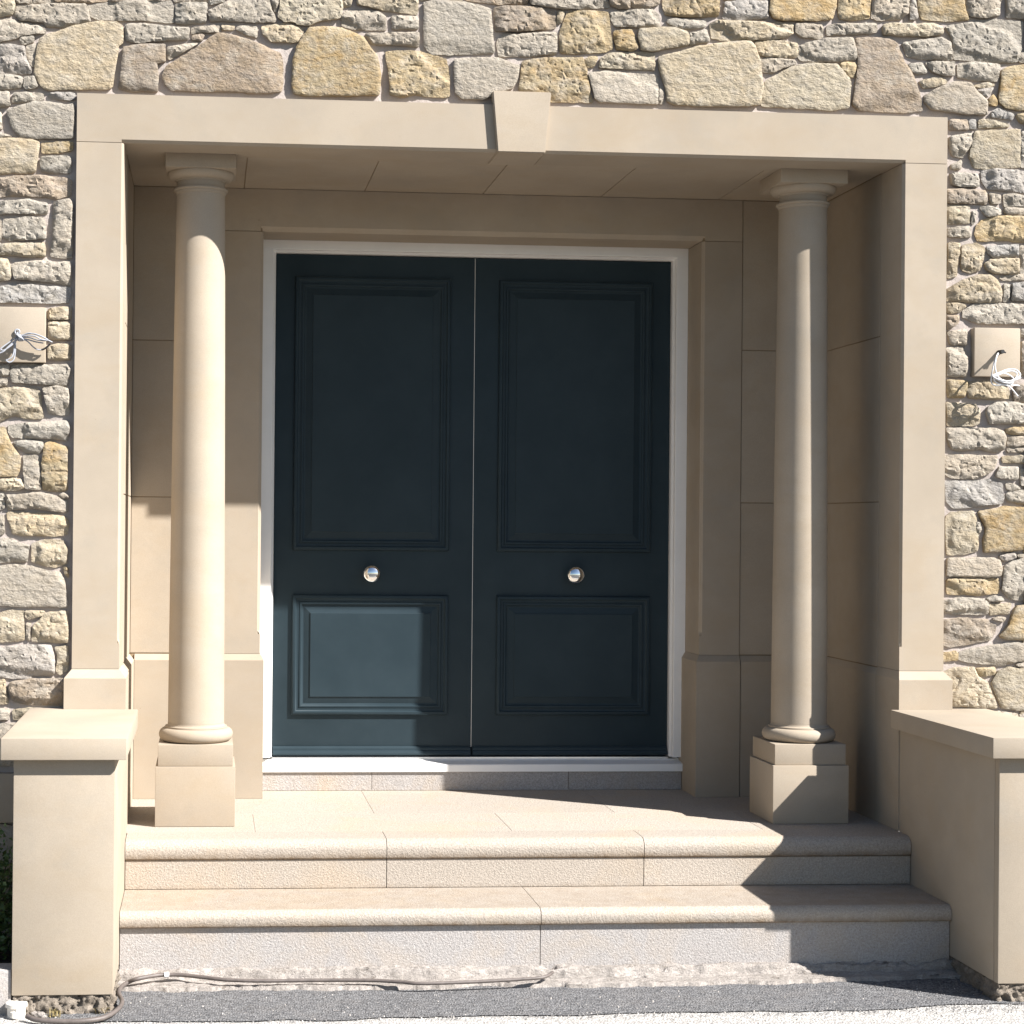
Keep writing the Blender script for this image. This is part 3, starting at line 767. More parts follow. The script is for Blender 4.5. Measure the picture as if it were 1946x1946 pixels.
field([(-1.7, -0.325, ZG, 3.50), (-1.7, -0.325, 3.50, 3.70), (-0.325, 3.705, zl, 3.72), (3.705, 5.2, ZG, 3.72), (-1.7, 5.2, 3.72, 4.45), (-0.325, -0.03, ZG, 0.40), (-0.325, -0.03, 0.60, 0.70), (3.39, 3.705, ZG, 0.70)])
ledge = block('plinth_stone', -1.2, -0.03, -0.012, 0.06, 0.41, 0.592, ASH, wall, 0.004)
def mortar_sheet():
    bm = bmesh.new(); st = 0.016
    for x0, x1, z0, z1 in ((-1.75, 0.04, ZG-0.05, 3.10), (W-0.04, 5.25, ZG-0.05, 3.10), (-1.75, 5.25, 3.10, 4.5)):
        nx, nz = int((x1-x0)/st), int((z1-z0)/st); rows = []
        for j in range(nz+1):
            row = []
            for i in range(nx+1):
                x = x0+(x1-x0)*i/nx; z = z0+(z1-z0)*j/nz
                y = Y_MORT-0.0025+0.0040*noise.fractal(Vector((x*17, z*17, 0.5)), 0.8, 2, 3)
                row.append(bm.verts.new((x, y, z)))
            rows.append(row)
        for a, b in zip(rows, rows[1:]):
            for i in range(nx): bm.faces.new((a[i], a[i+1], b[i+1], b[i]))
    o = bm_obj('mortar', bm, MOR, wall, 180)
mortar_sheet()
block('backing', -1.75, 0.03, 0.055, 0.35, ZG-0.05, 4.5, MOR, wall, 0)
block('backing', W-0.03, 5.25, 0.055, 0.35, ZG-0.05, 4.5, MOR, wall, 0)
block('backing', 0.03, W-0.03, 0.055, 0.35, 3.135, 4.5, MOR, wall, 0)
# smooth blocks let into the rubble for wall lamps
def pad(x0, x1, z0, z1, lab):
    o = block('mounting_block', x0, x1, -0.004, 0.05, z0, z1, ASH, wall, 0.005)
    o['label'] = lab
pad(-0.300, -0.108, 2.121, 2.327, 'smooth buff stone block behind the grey cable')
pad(3.463, 3.648, 2.126, 2.316, 'smooth buff stone block behind the white cable')

# ------------------------------------------------------------------ outer surround
sur = empty('door_surround', (XC, 0.0, L), 'plain buff sandstone surround with keystone framing the recessed porch', 'surround')
def lintel(x0, x1, outer_left):
    bm = bmesh.new()
    a, b = (PA, x1) if outer_left else (x0, W-PA)
    prism(bm, [(0, Z_LE), (CH, Z_SOF), (DL, Z_SOF), (DL, Z_LT), (0, Z_LT)], 'x', a, b)
    if outer_left: add_box(bm, 0, PA, 0, DL, Z_SOF, Z_LT)
    else: add_box(bm, W-PA, W, 0, DL, Z_SOF, Z_LT)
    bmesh.ops.remove_doubles(bm, verts=bm.verts[:], dist=1e-5)
    return bm_obj('lintel', bm, ASH, sur)
lintel(0, XC-0.093, True); lintel(XC+0.0935, W, False)
kb = bmesh.new()
prism(kb, [(XC-0.1125, 3.178), (XC+0.1125, 3.178), (XC+0.0915, 2.9465), (XC-0.0915, 2.9465)], 'y', -0.023, DL)
bmesh.ops.recalc_face_normals(kb, faces=kb.faces[:]); bmesh.ops.bevel(kb, geom=kb.edges[:], offset=0.003, segments=2, affect='EDGES')
bm_obj('keystone', kb, ASH, sur, 35)
for s in (0, 1):
    mx = (lambda x: x) if s == 0 else (lambda x: W-x)
    bm = bmesh.new(); pb = PB if s == 0 else PBR
    prism(bm, [(mx(0), 0), (mx(PA), 0), (mx(pb), CH), (mx(pb), DL), (mx(0), DL)], 'z', Z_STOP, Z_SOF-0.0022)
    # stopped chamfer: solid arris below, with a small sloping stop
    A = [bm.verts.new(c) for c in ((mx(PA), 0, Z_STOP), (mx(pb), CH, Z_STOP), (mx(pb), 0, Z_STOP-0.016))]; bm.faces.new(A)
    prism(bm, [(mx(0), 0), (mx(pb), 0), (mx(pb), DL), (mx(0), DL)], 'z', P1+0.0015, Z_STOP-0.016)
    prism(bm, [(mx(0), 0), (mx(PA), 0), (mx(pb), CH), (mx(pb), DL), (mx(0), DL)], 'z', Z_STOP-0.016, Z_STOP)
    bm_obj('pilaster', bm, ASH, sur)
    bm = bmesh.new()
    xa, xb = -PP, (PB+PP if s == 0 else PBR+PPR_IN)
    lo = [(xa, -PP), (xb, -PP), (xb, DL), (xa, DL)]; hi = [(0, 0), (pb, 0), (pb, DL), (0, DL)]
    V = [[bm.verts.new((mx(x), y, z)) for x, y in r] for r, z in ((lo, L+0.001), (lo, P2), (hi, P1))]
    for a, b in zip(V, V[1:]):
        for i in range(4): bm.faces.new((a[i], a[(i+1) % 4], b[(i+1) % 4], b[i]))
    bm.faces.new(V[0]); bm.faces.new(V[2])
    bmesh.ops.recalc_face_normals(bm, faces=bm.faces[:])
    bm_obj('plinth', bm, ASH, sur)

# ------------------------------------------------------------------ porch lining
lin = empty('porch_lining', (XC, D1, L), 'smooth sandstone slabs lining the walls and ceiling of the porch recess', 'porch')
JX = [PB, 0.6408, 1.1546, 1.6640, 2.1785, 2.6953, W-PB]; GP = 0.0018
for a, b in zip(JX, JX[1:]): block('ceiling_slab', a+GP, b-GP, DL+0.0055, D1+0.02, Z_SOF+0.0015, Z_SOF+0.09, ASH, lin, 0.0008, 1)
ZJ = [0.978, 1.638, 2.300, Z_SOF+0.0005]
for z0, z1 in zip(ZJ, ZJ[1:]):
    for xa, xb in ((PB-0.06, PB+0.001), (W-PB-0.001, W-PB+0.06)):
        block('wall_panel', xa, xb, DL+0.0040, D1-GP, z0+GP, z1-GP, ASH, lin, 0.0008, 1)
    block('wall_panel', PB+0.003, 0.547-GP, D1, D1+0.06, z0+GP, z1-GP, ASH, lin, 0.0008, 1)
    block('wall_panel', 2.803+GP, W-PB-0.003, D1, D1+0.06, z0+GP, z1-GP, ASH, lin, 0.0008, 1)
def plinth_run(a, b, axis, face, sgn):
    """low plinth with a sloping top; face = plane of the wall, sgn = direction it stands proud"""
    q = [(face+sgn*0.020, L+0.001), (face+sgn*0.020, 0.950), (face, 0.975), (face-sgn*0.05, 0.975), (face-sgn*0.05, L+0.001)]
    return prism_obj('wall_plinth', q, axis, a, b, ASH, lin)
plinth_run(PB+0.022, 0.547-GP, 'x', D1, -1); plinth_run(2.803+GP, W-PB-0.022, 'x', D1, -1)
for face, sg, pr_ in ((PB, 1, 0.0205), (W-PB, -1, 0.0095)):
    q = [(face+sg*pr_, L+0.001), (face+sg*pr_, 0.950), (face, 0.975), (face-sg*0.05, 0.975), (face-sg*0.05, L+0.001)]
    bm = bmesh.new(); prism(bm, q, 'y', DL+GP, D1); bm_obj('wall_plinth', bm, ASH, lin)
block('backing', 0.02, 0.72, D1+0.0035, D1+0.25, L-0.02, Z_SOF+0.2, JNT, lin, 0); block('backing', W-0.72, W-0.02, D1+0.0035, D1+0.25, L-0.02, Z_SOF+0.2, JNT, lin, 0)
block('backing', 0.02, PB-0.0025, DL-0.03, D1+0.05, L-0.02, Z_SOF+0.2, JNT, lin, 0); block('backing', W-PB+0.0025, W-0.02, DL-0.03, D1+0.05, L-0.02, Z_SOF+0.2, JNT, lin, 0)
block('backing', 0.02, W-0.02, DL-0.03, D1+0.25, Z_SOF+0.005, Z_SOF+0.2, JNT, lin, 0)
# door architrave
OX0, OX1 = 0.7255, 2.6245; OZ = 2.772; AC = 0.0125
arc = empty('door_architrave', (XC, D1, L), 'chamfered sandstone architrave round the double door', 'architrave')
bm = bmesh.new()
yf = D1-0.003
prism(bm, [(yf, OZ+0.019), (yf+0.019, OZ), (D1+0.26, OZ), (D1+0.26, Z_SOF-0.0005), (yf, Z_SOF-0.0005)], 'x', OX0-AC, OX1+AC)
add_box(bm, 0.547+GP, OX0-AC, yf, D1+0.26, OZ-0.001, Z_SOF-0.0005); add_box(bm, OX1+AC, 2.803-GP, yf, D1+0.26, OZ-0.001, Z_SOF-0.0005)
bmesh.ops.remove_doubles(bm, verts=bm.verts[:], dist=1e-5)
bm_obj('head', bm, ASH, arc)
for s in (0, 1):
    mx = (lambda x: x) if s == 0 else (lambda x: W-x)
    bm = bmesh.new(); x0 = 0.547+GP
    ch = [(mx(x0), yf), (mx(OX0-AC), yf), (mx(OX0), yf+AC), (mx(OX0), D1+0.26), (mx(x0), D1+0.26)]
    sq = [(mx(x0), yf), (mx(OX0), yf), (mx(OX0), D1+0.26), (mx(x0), D1+0.26)]
    prism(bm, ch, 'z', 1.075, OZ-0.0035); prism(bm, ch, 'z', 1.060, 1.075)
    bm.faces.new([bm.verts.new(c) for c in ((mx(OX0-AC), yf, 1.075), (mx(OX0), yf+AC, 1.075), (mx(OX0), yf, 1.060))])
    prism(bm, sq, 'z', 0.9775, 1.060)
    bm_obj('jamb', bm, ASH, arc)
    bm = bmesh.new(); o = 0.019
    lo = [(x0, yf-o), (OX0+o*0.85, yf-o), (OX0+o*0.85, D1+0.26), (x0, D1+0.26)]; hi = [(x0, yf), (OX0, yf), (OX0, D1+0.26), (x0, D1+0.26)]
    V = [[bm.verts.new((mx(x), y, z)) for x, y in r] for r, z in ((lo, L+0.001), (lo, 0.950), (hi, 0.976))]
    for a, b in zip(V, V[1:]):
        for i in range(4): bm.faces.new((a[i], a[(i+1) % 4], b[(i+1) % 4], b[i]))
    bm.faces.new(V[0]); bm.faces.new(V[2]); bm_obj('jamb_plinth', bm, ASH, arc)

# ------------------------------------------------------------------ columns
def column(x, y, label):
    t = empty('column', (x, y, L), label, 'column', 'columns standing in the porch')
    z1, z2 = 0.5947, 0.6775
    block('plinth', x-0.1527, x+0.1527, y-0.1527, y+0.1527, L+0.001, z1, ASH, t, 0.003)
    block('plinth_cap', x-0.1435, x+0.1435, y-0.1435, y+0.1435, z1+0.001, z2, ASH, t, 0.003)
    pr = [(0.128, z2+0.0005)]
    for k in range(13):
        a = -math.pi/2+math.pi*k/12; pr.append((0.119+0.0255*math.cos(a), z2+0.027+0.0265*math.sin(a)))
    pr += [(0.1215, z2+0.0545), (0.1205, z2+0.0600), (0.1165, z2+0.0605)]
    for k in range(6):
        a = math.pi/2*k/5; pr.append((0.1165-0.0068*math.sin(a), z2+0.0605+0.012*(1-math.cos(a))))
    lathe_obj('base', pr, x, y, ASH, t)
    zb, zt = z2+0.073, 2.812
    pr = []
    for k in range(25):
        s = k/24; r = 0.1096-0.0151*(0.55*s+0.45*s**1.8); pr.append((r, zb+(zt-zb)*s))
    lathe_obj('shaft', pr, x, y, ASH, t, 96)
    pr = [(0.0955, zt), (0.0985, zt+0.004), (0.1000, zt+0.009), (0.1000, zt+0.012)]
    for k in range(9):
        a = -math.pi/2+math.pi*k/8; pr.append((0.1005+0.0055*math.cos(a), zt+0.0185+0.0065*math.sin(a)))
    pr += [(0.0950, zt+0.0255), (0.0935, zt+0.029), (0.0930, zt+0.048)]
    lathe_obj('necking', pr, x, y, ASH, t)
    z = zt+0.048
    pr = [(0.0930, z), (0.0975, z+0.001), (0.0990, z+0.006), (0.1030, z+0.0065)]
    for k in range(9):
        a = math.pi/2*k/8; pr.append((0.104+0.0265*math.sin(a), z+0.007+0.027*(1-math.cos(a))))
    pr += [(0.1300, z+0.036), (0.126, z+0.0368)]
    lathe_obj('echinus', pr, x, y, ASH, t)
    block('abacus', x-0.1360, x+0.1360, y-0.1360, y+0.1360, z+0.0365, Z_SOF+0.0010, ASH, t, 0.003)
column(0.4619, 0.2996, 'sunlit slender sandstone column at the left of the double door')
column(2.8790, YCR, 'half-shaded slender sandstone column at the right of the double door')

# ------------------------------------------------------------------ door frame and doors
fr = empty('door_frame', (XC, D2, 0.446), 'white painted frame and sill holding the dark double door', 'door frame')
FX0, FX1, FZ = OX0+0.001, OX1-0.001, OZ-0.001; DX0, DX1, DZ = XC-0.8866, XC+0.8866, 2.7206; YF = 1.083
def frame_prof(o, i):      # o = outer edge, i = door edge, running coordinate, with Y
    s = 1 if i > o else -1
    return [(o, YF), (i-s*0.013, YF), (i-s*0.010, YF+0.004), (i-s*0.009, YF+0.020), (i-s*0.002, YF+0.030), (i, YF+0.034), (i, D2+0.075), (o, D2+0.075)]
for s in (0, 1):
    o, i = (FX0, DX0) if s == 0 else (FX1, DX1)
    prism_obj('jamb', frame_prof(o, i), 'z', 0.506, DZ+0.012, WHT, fr)
q = [(y, z) for z, y in frame_prof(FZ, DZ)]
prism_obj('head', q, 'x', FX0, FX1, WHT, fr)
prism_obj('sill', [(1.052, 0.4475), (1.052, 0.476), (1.056, 0.480), (1.118, 0.4900), (1.122, 0.494), (D2+0.07, 0.494), (D2+0.07, 0.4475)], 'x', FX0+0.012, FX1-0.012, WHT, fr)
prism_obj('threshold', [(1.128, 0.4942), (1.128, 0.502), (1.134, 0.506), (D2+0.06, 0.506), (D2+0.06, 0.4942)], 'x', DX0+0.001, DX1-0.001, ALU, fr)
block('weather_seal', XC-0.0011, XC+0.0011, D2+0.0005, D2+0.052, 0.545, DZ-0.003, SEAL, fr, 0)
def rings(rect, prof):
    """mitred moulding: prof = list of (inset, proud) swept round a rectangle"""
    x0, x1, z0, z1 = rect; bm = bmesh.new(); R = []
    for d, p in prof:
        R.append([bm.verts.new(c) for c in ((x0+d, D2-p, z0+d), (x1-d, D2-p, z0+d), (x1-d, D2-p, z1-d), (x0+d, D2-p, z1-d))])
    for a, b in zip(R, R[1:]):
        for i in range(4): bm.faces.new((a[i], a[(i+1) % 4], b[(i+1) % 4], b[i]))
    return bm, R
def arcp(d0, p0, d1, p1, n, bulge):
    out = []
    for k in range(n+1):
        s = k/n; dx, dp = d1-d0, p1-p0; l = math.hypot(dx, dp); out.append((d0+dx*s-dp/l*bulge*math.sin(math.pi*s), p0+dp*s+dx/l*bulge*math.sin(math.pi*s)))
    return out
MP = [(0.0, 0.0)]+arcp(0.0005, 0.006, 0.0120, 0.0175, 6, 0.004)+[(0.015, 0.0175), (0.0155, 0.0140)]+arcp(0.016, 0.0135, 0.027, 0.0080, 5, -0.0025)+[(0.0300, 0.0080), (0.0302, 0.0045), (0.0330, 0.0045)]+arcp(0.0332, 0.0095, 0.0440, 0.0040, 5, 0.0035)+[(0.0470, 0.0016), (0.0530, 0.0013)]
PPR = [(0.0530, 0.0013), (0.0540, 0.0018), (0.0795, 0.0085), (0.0800, 0.0112), (0.0815, 0.0120)]
def leaf(x0, x1, cxp, hinge, label):
    t = empty('door_leaf', ((x0+x1)/2, D2, 0.508), label, 'door')
    block('leaf_board', x0, x1, D2, D2+0.046, 0.5100, DZ-0.003, DOOR, t, 0.002)
    for z0, z1 in ((1.4145, 2.622), (0.6875, 1.218)):
        rect = (cxp-0.3465, cxp+0.3465, z0, z1)
        bm, R = rings(rect, PPR); bm.faces.new(R[-1]); pn = bm_obj('raised_panel', bm, DOOR, t)
        bm, _ = rings(rect, MP); bm_obj('panel_moulding', bm, DOOR, pn, 50)
    prism_obj('weather_bar', [(D2-0.0005, 0.5112), (D2-0.020, 0.5112), (D2-0.022, 0.519), (D2-0.018, 0.529), (D2-0.013, 0.532), (D2-0.012, 0.541), (D2-0.006, 0.5485), (D2-0.0005, 0.5500)], 'x', x0+0.003, x1-0.003, DOOR, t)
    # knob: rose, stem and a domed round head
    kx, kz = cxp, 1.3135; n = 48; bm = bmesh.new()
    pr = [(0.0, 0.0005), (0.030, 0.0005), (0.0305, 0.004), (0.026, 0.008), (0.014, 0.011), (0.0125, 0.020), (0.015, 0.027), (0.0255, 0.031)]
    for k in range(1, 19):
        a = -0.62+(math.pi/2+0.62)*k/18; pr.append((0.0405*math.cos(a), 0.052+0.0265*math.sin(a)))
    rg = []
    for r, y in pr[1:-1]: rg.append([bm.verts.new((kx+r*math.cos(6.28318*i/n), D2-y, kz+r*math.sin(6.28318*i/n))) for i in range(n)])
    for a, b in zip(rg, rg[1:]):
        for i in range(n): bm.faces.new((a[i], a[(i+1) % n], b[(i+1) % n], b[i]))
    tip = bm.verts.new((kx, D2-pr[-1][1], kz))
    for i in range(n): bm.faces.new((rg[-1][i], rg[-1][(i+1) % n], tip))
    bm.faces.new(rg[0])
    bm_obj('knob', bm, CHR, t, 40)
leaf(DX0+0.002, XC-0.0016, 1.2205, 0, 'dark blue-grey panelled door leaf with sun on its lower panel')
leaf(XC+0.0016, DX1-0.002, 2.1295, 1, 'dark blue-grey panelled door leaf standing wholly in shade')
block('dark_core', 0.70, 2.65, D2+0.08, D2+0.12, 0.40, 2.83, GSK, fr, 0)

# ------------------------------------------------------------------ steps and landing
st = empty('entrance_steps', (XC, YS, ZG), 'two rough pinkish granite steps and a slab landing before the door', 'steps')
def nosing(name, x0, x1, ytop_back, yfront, ztop, th, mat):
    r = th*0.52; r2 = th*0.16; q = [(ytop_back, ztop)]
    for k in range(13):
        a = math.pi/2+math.pi/2*k/12; q.append((yfront+r*1.15+r*1.15*math.cos(a), ztop-r+r*math.sin(a)))
    for k in range(1, 7):
        a = math.pi+math.pi/2*k/6; q.append((yfront+r2+r2*math.cos(a), ztop-th+r2+r2*math.sin(a)))
    q += [(ytop_back, ztop-th)]
    bm = bmesh.new(); prism(bm, q, 'x', x0+0.0012, x1-0.0012)
    return bm_obj(name, bm, mat, st, 40)
TH1, TH2 = 0.073, 0.057
for a, b in ((XL+0.001, 1.172), (1.172, 2.140), (2.140, XR-0.001)):
    nosing('landing_nosing', a, b, 0.030, YN, L, TH1, GRN)
    block('riser', a+0.0012, b-0.0012, YN+0.009, YN+0.10, ZS+0.001, L-TH1-0.0005, GRN, st, 0.0010, 1)
nosing('tread', XL+0.001, 1.681, YN+0.0085, YS, ZS, TH2, GRN); nosing('tread', 1.681, XR-0.001, YN+0.0085, YS, ZS, TH2, GRN)
for a, b in ((XL+0.001, 1.681), (1.681, XR-0.001)): block('riser', a+0.0012, b-0.0012, YS+0.0175, YS+0.10, -0.05, ZS-TH2-0.0005, GRR, st, 0.0010, 1)
for x0, x1 in ((PB-0.01, 0.690), (0.690, 1.670), (1.670, 2.650), (2.650, W-PB+0.01)): block('landing_slab', x0+0.0004, x1-0.0004, 0.0306, 0.450-0.0004, L-0.06, L, GRN, st, 0.0008, 1)
for x0, x1 in ((PB-0.01, 1.180), (1.180, 2.165), (2.165, W-PB+0.01)): block('landing_slab', x0+0.0004, x1-0.0004, 0.4504, 1.075, L-0.06, L, GRN, st, 0.0008, 1)
for x0, x1 in ((0.7430, 1.226), (1.226, 2.098), (2.098, 2.6070)): block('sill_riser', x0+0.001, x1-0.001, 1.062, 1.12, L+0.001, 0.4468, GRR, st, 0.0010, 1)
block('core', XL+0.002, XR-0.002, YS+0.104, YN+0.02, ZG-0.03, ZS-TH2-0.002, JNT, st, 0); block('core', PB, W-PB, YN+0.104, 1.07, ZG-0.03, L-TH1-0.002, JNT, st, 0)

# ------------------------------------------------------------------ wing walls
def wing(s, label):
    mx = (lambda x: x) if s == 0 else (lambda x: XL+XR-x)
    xo, xi = XL-0.324, XL
    t = empty('wing_wall', (mx((xo+xi)/2), (PF+0.03)/2, 0.0), label, 'low wall')
    def bk(name, a, b, *r, mat=ASH, bev=0.003): x0, x1 = sorted((mx(a), mx(b))); return block(name, x0, x1, *r, mat, t, bev)
    bk('front_panel', xo, xi, PF, PF+0.035, 0.0, CB-0.001)
    bk('side_panel', xi-0.035, xi, PF+0.0365, -PP+0.002, 0.0, CB-0.001)
    bk('side_panel', xo, xo+0.035, PF+0.0365, 0.015, 0.0, CB-0.001)
    bk('core', xo+0.036, xi-0.036, PF+0.036, -PP-0.002, -0.03, CB-0.002, mat=JNT, bev=0)
    ov = 0.0385
    poly = [(mx(xo-ov), CF), (mx(xi+ov), CF), (mx(xi+ov), -PP-0.001), ((-PP-0.001 if s == 0 else W+PP+0.001), -PP-0.001), ((-PP-0.001 if s == 0 else W+PP+0.001), 0.020), (mx(xo-ov), 0.020)]
    prism_obj('coping', poly, 'z', CB, CT, ASH, t, 0.003)
    # rough footing showing under the dressed stone
    bm = bmesh.new(); nz = 10; pts = []
    per = [(mx(xo+0.004), PF+0.006), (mx(xi-0.004), PF+0.006), (mx(xi-0.004), -0.40), (mx(xo+0.004), -0.05)]
    for a, b in zip(per, per[1:]):
        d = math.hypot(b[0]-a[0], b[1]-a[1]); k = int(d/0.005)
        for i in range(k): pts.append((a[0]+(b[0]-a[0])*i/k, a[1]+(b[1]-a[1])*i/k, (b[1]-a[1])/d*(1 if s == 0 else -1), -(b[0]-a[0])/d*(1 if s == 0 else -1)))
    rows = []
    for j in range(nz+1):
        z = ZG-0.012+(0.001-ZG+0.010)*j/nz; row = []
        for x, y, nx_, ny_ in pts:
            q = Vector((x*16, y*16, z*22+s*7)); d = 0.016*noise.fractal(q*1.7, 0.55, 2.1, 7)+0.008*(1-j/nz)-0.010*(abs(noise.noise(q*0.9)) < 0.08)
            row.append(bm.verts.new((x+nx_*d, y+ny_*d, min(z+0.004*noise.noise(q*3), -0.0005))))
        rows.append(row)
    for a, b in zip(rows, rows[1:]):
        for i in range(len(pts)-1): bm.faces.new((a[i], a[i+1], b[i+1], b[i]))
    bm_obj('footing', bm, FTG, t, 180)
wing(0, 'low coped sandstone wall flanking the left end of the steps')
wing(1, 'low coped sandstone wall flanking the right end of the steps')

kerb = empty('kerb_stone', (-0.7, -0.80, ZG), 'granite kerb stone butting against the outer side of the left wing wall', 'kerb')
for a, b in ((-1.6, -0.72), (-0.718, -0.1175)): block('slab', a, b, -0.885, -0.790, ZG-0.02, 0.081, GRR, kerb, 0.004)
# ------------------------------------------------------------------ cables and small things
def px_path(pts, org, sc, depth, n=8, closed=False):
    out = []
    for k, p in enumerate(pts):
        d = p[2] if len(p) > 2 else depth
        out.append(on_y(org[0]+p[0]*sc, org[1]+p[1]*sc, -d))
    return catmull(out, n, closed)
def cable_obj(name, parts, mat, org, sc, rad, parent, part):
    for pts, depth in parts:
        bm = bmesh.new(); tube(bm, px_path(pts, org, sc, depth), rad, 8); bm_obj(part, bm, mat, parent, 180)
gc = empty('cable', on_y(33, 633, 0.0), 'knotted bundle of grey cable hanging from the wall left of the surround', 'cable')
sc6 = 130/1674; og = (0, 600)
for pts, dp in (([(430, 400, 0.004), (425, 430, 0.02), (430, 470, 0.034), (470, 520, .036), (540, 490, .036), (700, 425, .04), (900, 465, .044), (1050, 520, .044), (1160, 590, .04), (1280, 650, .036)], 0.03),
                ([(470, 500, .03), (640, 450, .036), (830, 440, .044), (1010, 500, .046), (1165, 580, .042)], 0.03),
                ([(480, 520, .03), (650, 490, .04), (850, 500, .048), (1000, 575, .048), (1160, 600, .042)], 0.03),
                ([(520, 540, .03), (700, 530, .036), (900, 590, .04), (1060, 610, .042), (1160, 605, .042)], 0.03),
                ([(540, 560, .03), (700, 590, .03), (880, 640, .03), (1060, 670, .03)], 0.03),
                ([(440, 560, .034), (600, 590, .03), (700, 650, .028), (820, 770, .026), (920, 830, .026), (1020, 835, .026)], 0.03),
                ([(420, 520, .03), (200, 670, .036), (60, 770, .042), (15, 820, .044), (90, 845, .044), (260, 740, .04), (430, 580, .03)], 0.03),
                ([(420, 540, .03), (250, 740, .036), (100, 850, .042), (-120, 960, .04), (-300, 980, .03)], 0.03),
                ([(420, 560, .034), (210, 750, .04), (60, 890, .046), (-150, 940, .044), (-300, 900, .03)], 0.03),
                ([(360, 620, .03), (350, 760, .03), (335, 900, .034), (290, 1010, .038), (200, 1070, .04), (150, 1090, .04), (230, 1140, .04), (330, 1080, .036), (370, 900, .032), (380, 640, .03)], 0.03)):
    bm = bmesh.new(); tube(bm, px_path(pts, og, sc6, dp), 0.0026, 8); bm_obj('strand', bm, CGRY, gc, 180)
for k in range(5):
    a = [(395+k*28, 455+k*14, .046), (470+k*22, 520+k*12, .052), (500+k*16, 610, .044), (430+k*14, 590, .020), (390+k*26, 470, .022)]
    bm = bmesh.new(); tube(bm, px_path(a, og, sc6, .04, 6, True), 0.0026, 8, True); bm_obj('knot', bm, CGRY, gc, 180)
bm = bmesh.new(); c = on_y(33.4, 631, 0); tube(bm, [Vector((c.x+0.0085*math.cos(a*.3927), -0.010, c.z+0.0085*math.sin(a*.3927))) for a in range(16)], 0.0032, 8, True); bm_obj('conduit_end', bm, CGRY, gc, 180)
bm = bmesh.new(); tube(bm, px_path([(1020, 835, .026), (1100, 800, .028), (1235, 690, .032)], og, sc6, .03), 0.0036, 8); bm_obj('taped_end', bm, GSK, gc, 180)
wc = empty('cable', on_y(1897, 670, 0.0), 'coil of white cable hanging from a black grommet on the right-hand block', 'cable')
og2 = (1840, 610); sc7 = 106/1078
for pts in ([(575, 625, .030), (555, 670, .062), (530, 760, .072), (520, 900, .074), (560, 1050, .072), (650, 1140, .070), (760, 1195, .066), (860, 1215, .062)],
            [(585, 620, .030), (560, 670, .058), (505, 780, .066), (470, 950, .064), (448, 1080, .060), (445, 1180, .058), (500, 1240, .060), (640, 1245, .066), (800, 1235, .066), (985, 1250, .060)],
            [(470, 1050, .058), (600, 1000, .050), (750, 940, .048), (900, 935, .052), (990, 1000, .060), (1000, 1060, .066), (930, 1120, .076), (780, 1160, .082), (620, 1140, .080), (490, 1080, .072), (520, 1040, .066), (680, 1010, .056), (800, 1050, .056), (880, 1120, .066), (850, 1190, .076), (700, 1190, .080), (540, 1120, .076), (470, 1060, .068)],
            [(500, 1080, .066), (680, 1000, .058), (830, 965, .056), (930, 1000, .060), (940, 1070, .068), (850, 1150, .076), (690, 1160, .08), (540, 1110, .074)],
            [(480, 1100, .07), (620, 1130, .078), (800, 1170, .08), (960, 1120, .07), (1010, 1090, .064)],
            [(480, 1120, .066), (560, 1200, .07), (700, 1235, .074), (780, 1260, .074), (850, 1320, .07), (940, 1430, .062), (960, 1450, .06)]):
    bm = bmesh.new(); tube(bm, px_path(pts, og2, sc7, .06), 0.0027, 8); bm_obj('strand', bm, CWHT, wc, 180)
gp = on_y(1897, 670, 0.0)
bm = bmesh.new(); tube(bm, [Vector((gp.x, y, gp.z)) for y in (0.004, -0.012, -0.030, -0.042)], lambda s: 0.0095-0.002*s, 12); bm_obj('grommet', bm, GSK, wc, 40)
bm = bmesh.new(); tube(bm, [Vector((gp.x+0.002, -0.030, gp.z)), Vector((gp.x+0.011, -0.042, gp.z-0.004))], 0.003, 8); bm_obj('grommet_tab', bm, GSK, wc, 40)

# hose on the ground, ending in a small round pipe cap
ho = empty('hose', on_z(232, 1900, ZG), 'thin brown-grey hose lying along the foot of the steps', 'hose')
HP = [(51, 1931, -.045), (70, 1938, -.050), (110, 1941, -.051), (160, 1940, -.050), (200, 1933, -.048), (226, 1916, -.040), (232, 1902, -.036), (226, 1888, -.034), (229, 1878, -.034), (241, 1868, -.034), (262, 1860, -.034), (300, 1853.5, -.034), (340, 1852.5, -.035), (385, 1857, -.038), (430, 1862, -.041), (500, 1864, -.044), (600, 1863, -.046), (700, 1863, -.044), (760, 1866, -.044), (800, 1869, -.044), (900, 1866, -.044), (990, 1861, -.041), (1033, 1857, -.038), (1050, 1848, -.034)]
bm = bmesh.new(); tube(bm, catmull([on_z(x, y, z+(0.016 if x > 245 else 0)) for x, y, z in HP], 8), lambda s: 0.0085-0.0030*s, 10); bm_obj('hose_pipe', bm, HOSE, ho, 180)
bm = bmesh.new(); pa, pb = on_z(312, 1852.8, -.018), on_z(321, 1852.4, -.018); tube(bm, [pa, pb], 0.0094, 10); bm_obj('tape_band', bm, CWHT, ho, 40)
cp = on_z(31, 1930, ZG)
pc = empty('pipe_cap', cp, 'small round pale plastic pipe cap standing on the ground by the left wing wall', 'pipe cap')
lathe_obj('cup', [(0.029, ZG-0.004), (0.0295, ZG+0.028), (0.031, ZG+0.029)], cp.x, cp.y, PVC, pc, 40, 40)
lathe_obj('lid', [(0.0335, ZG+0.0285), (0.0350, ZG+0.030), (0.0350, ZG+0.041), (0.0335, ZG+0.0425), (0.020, ZG+0.0435)], cp.x, cp.y, PVC, pc, 40, 40)
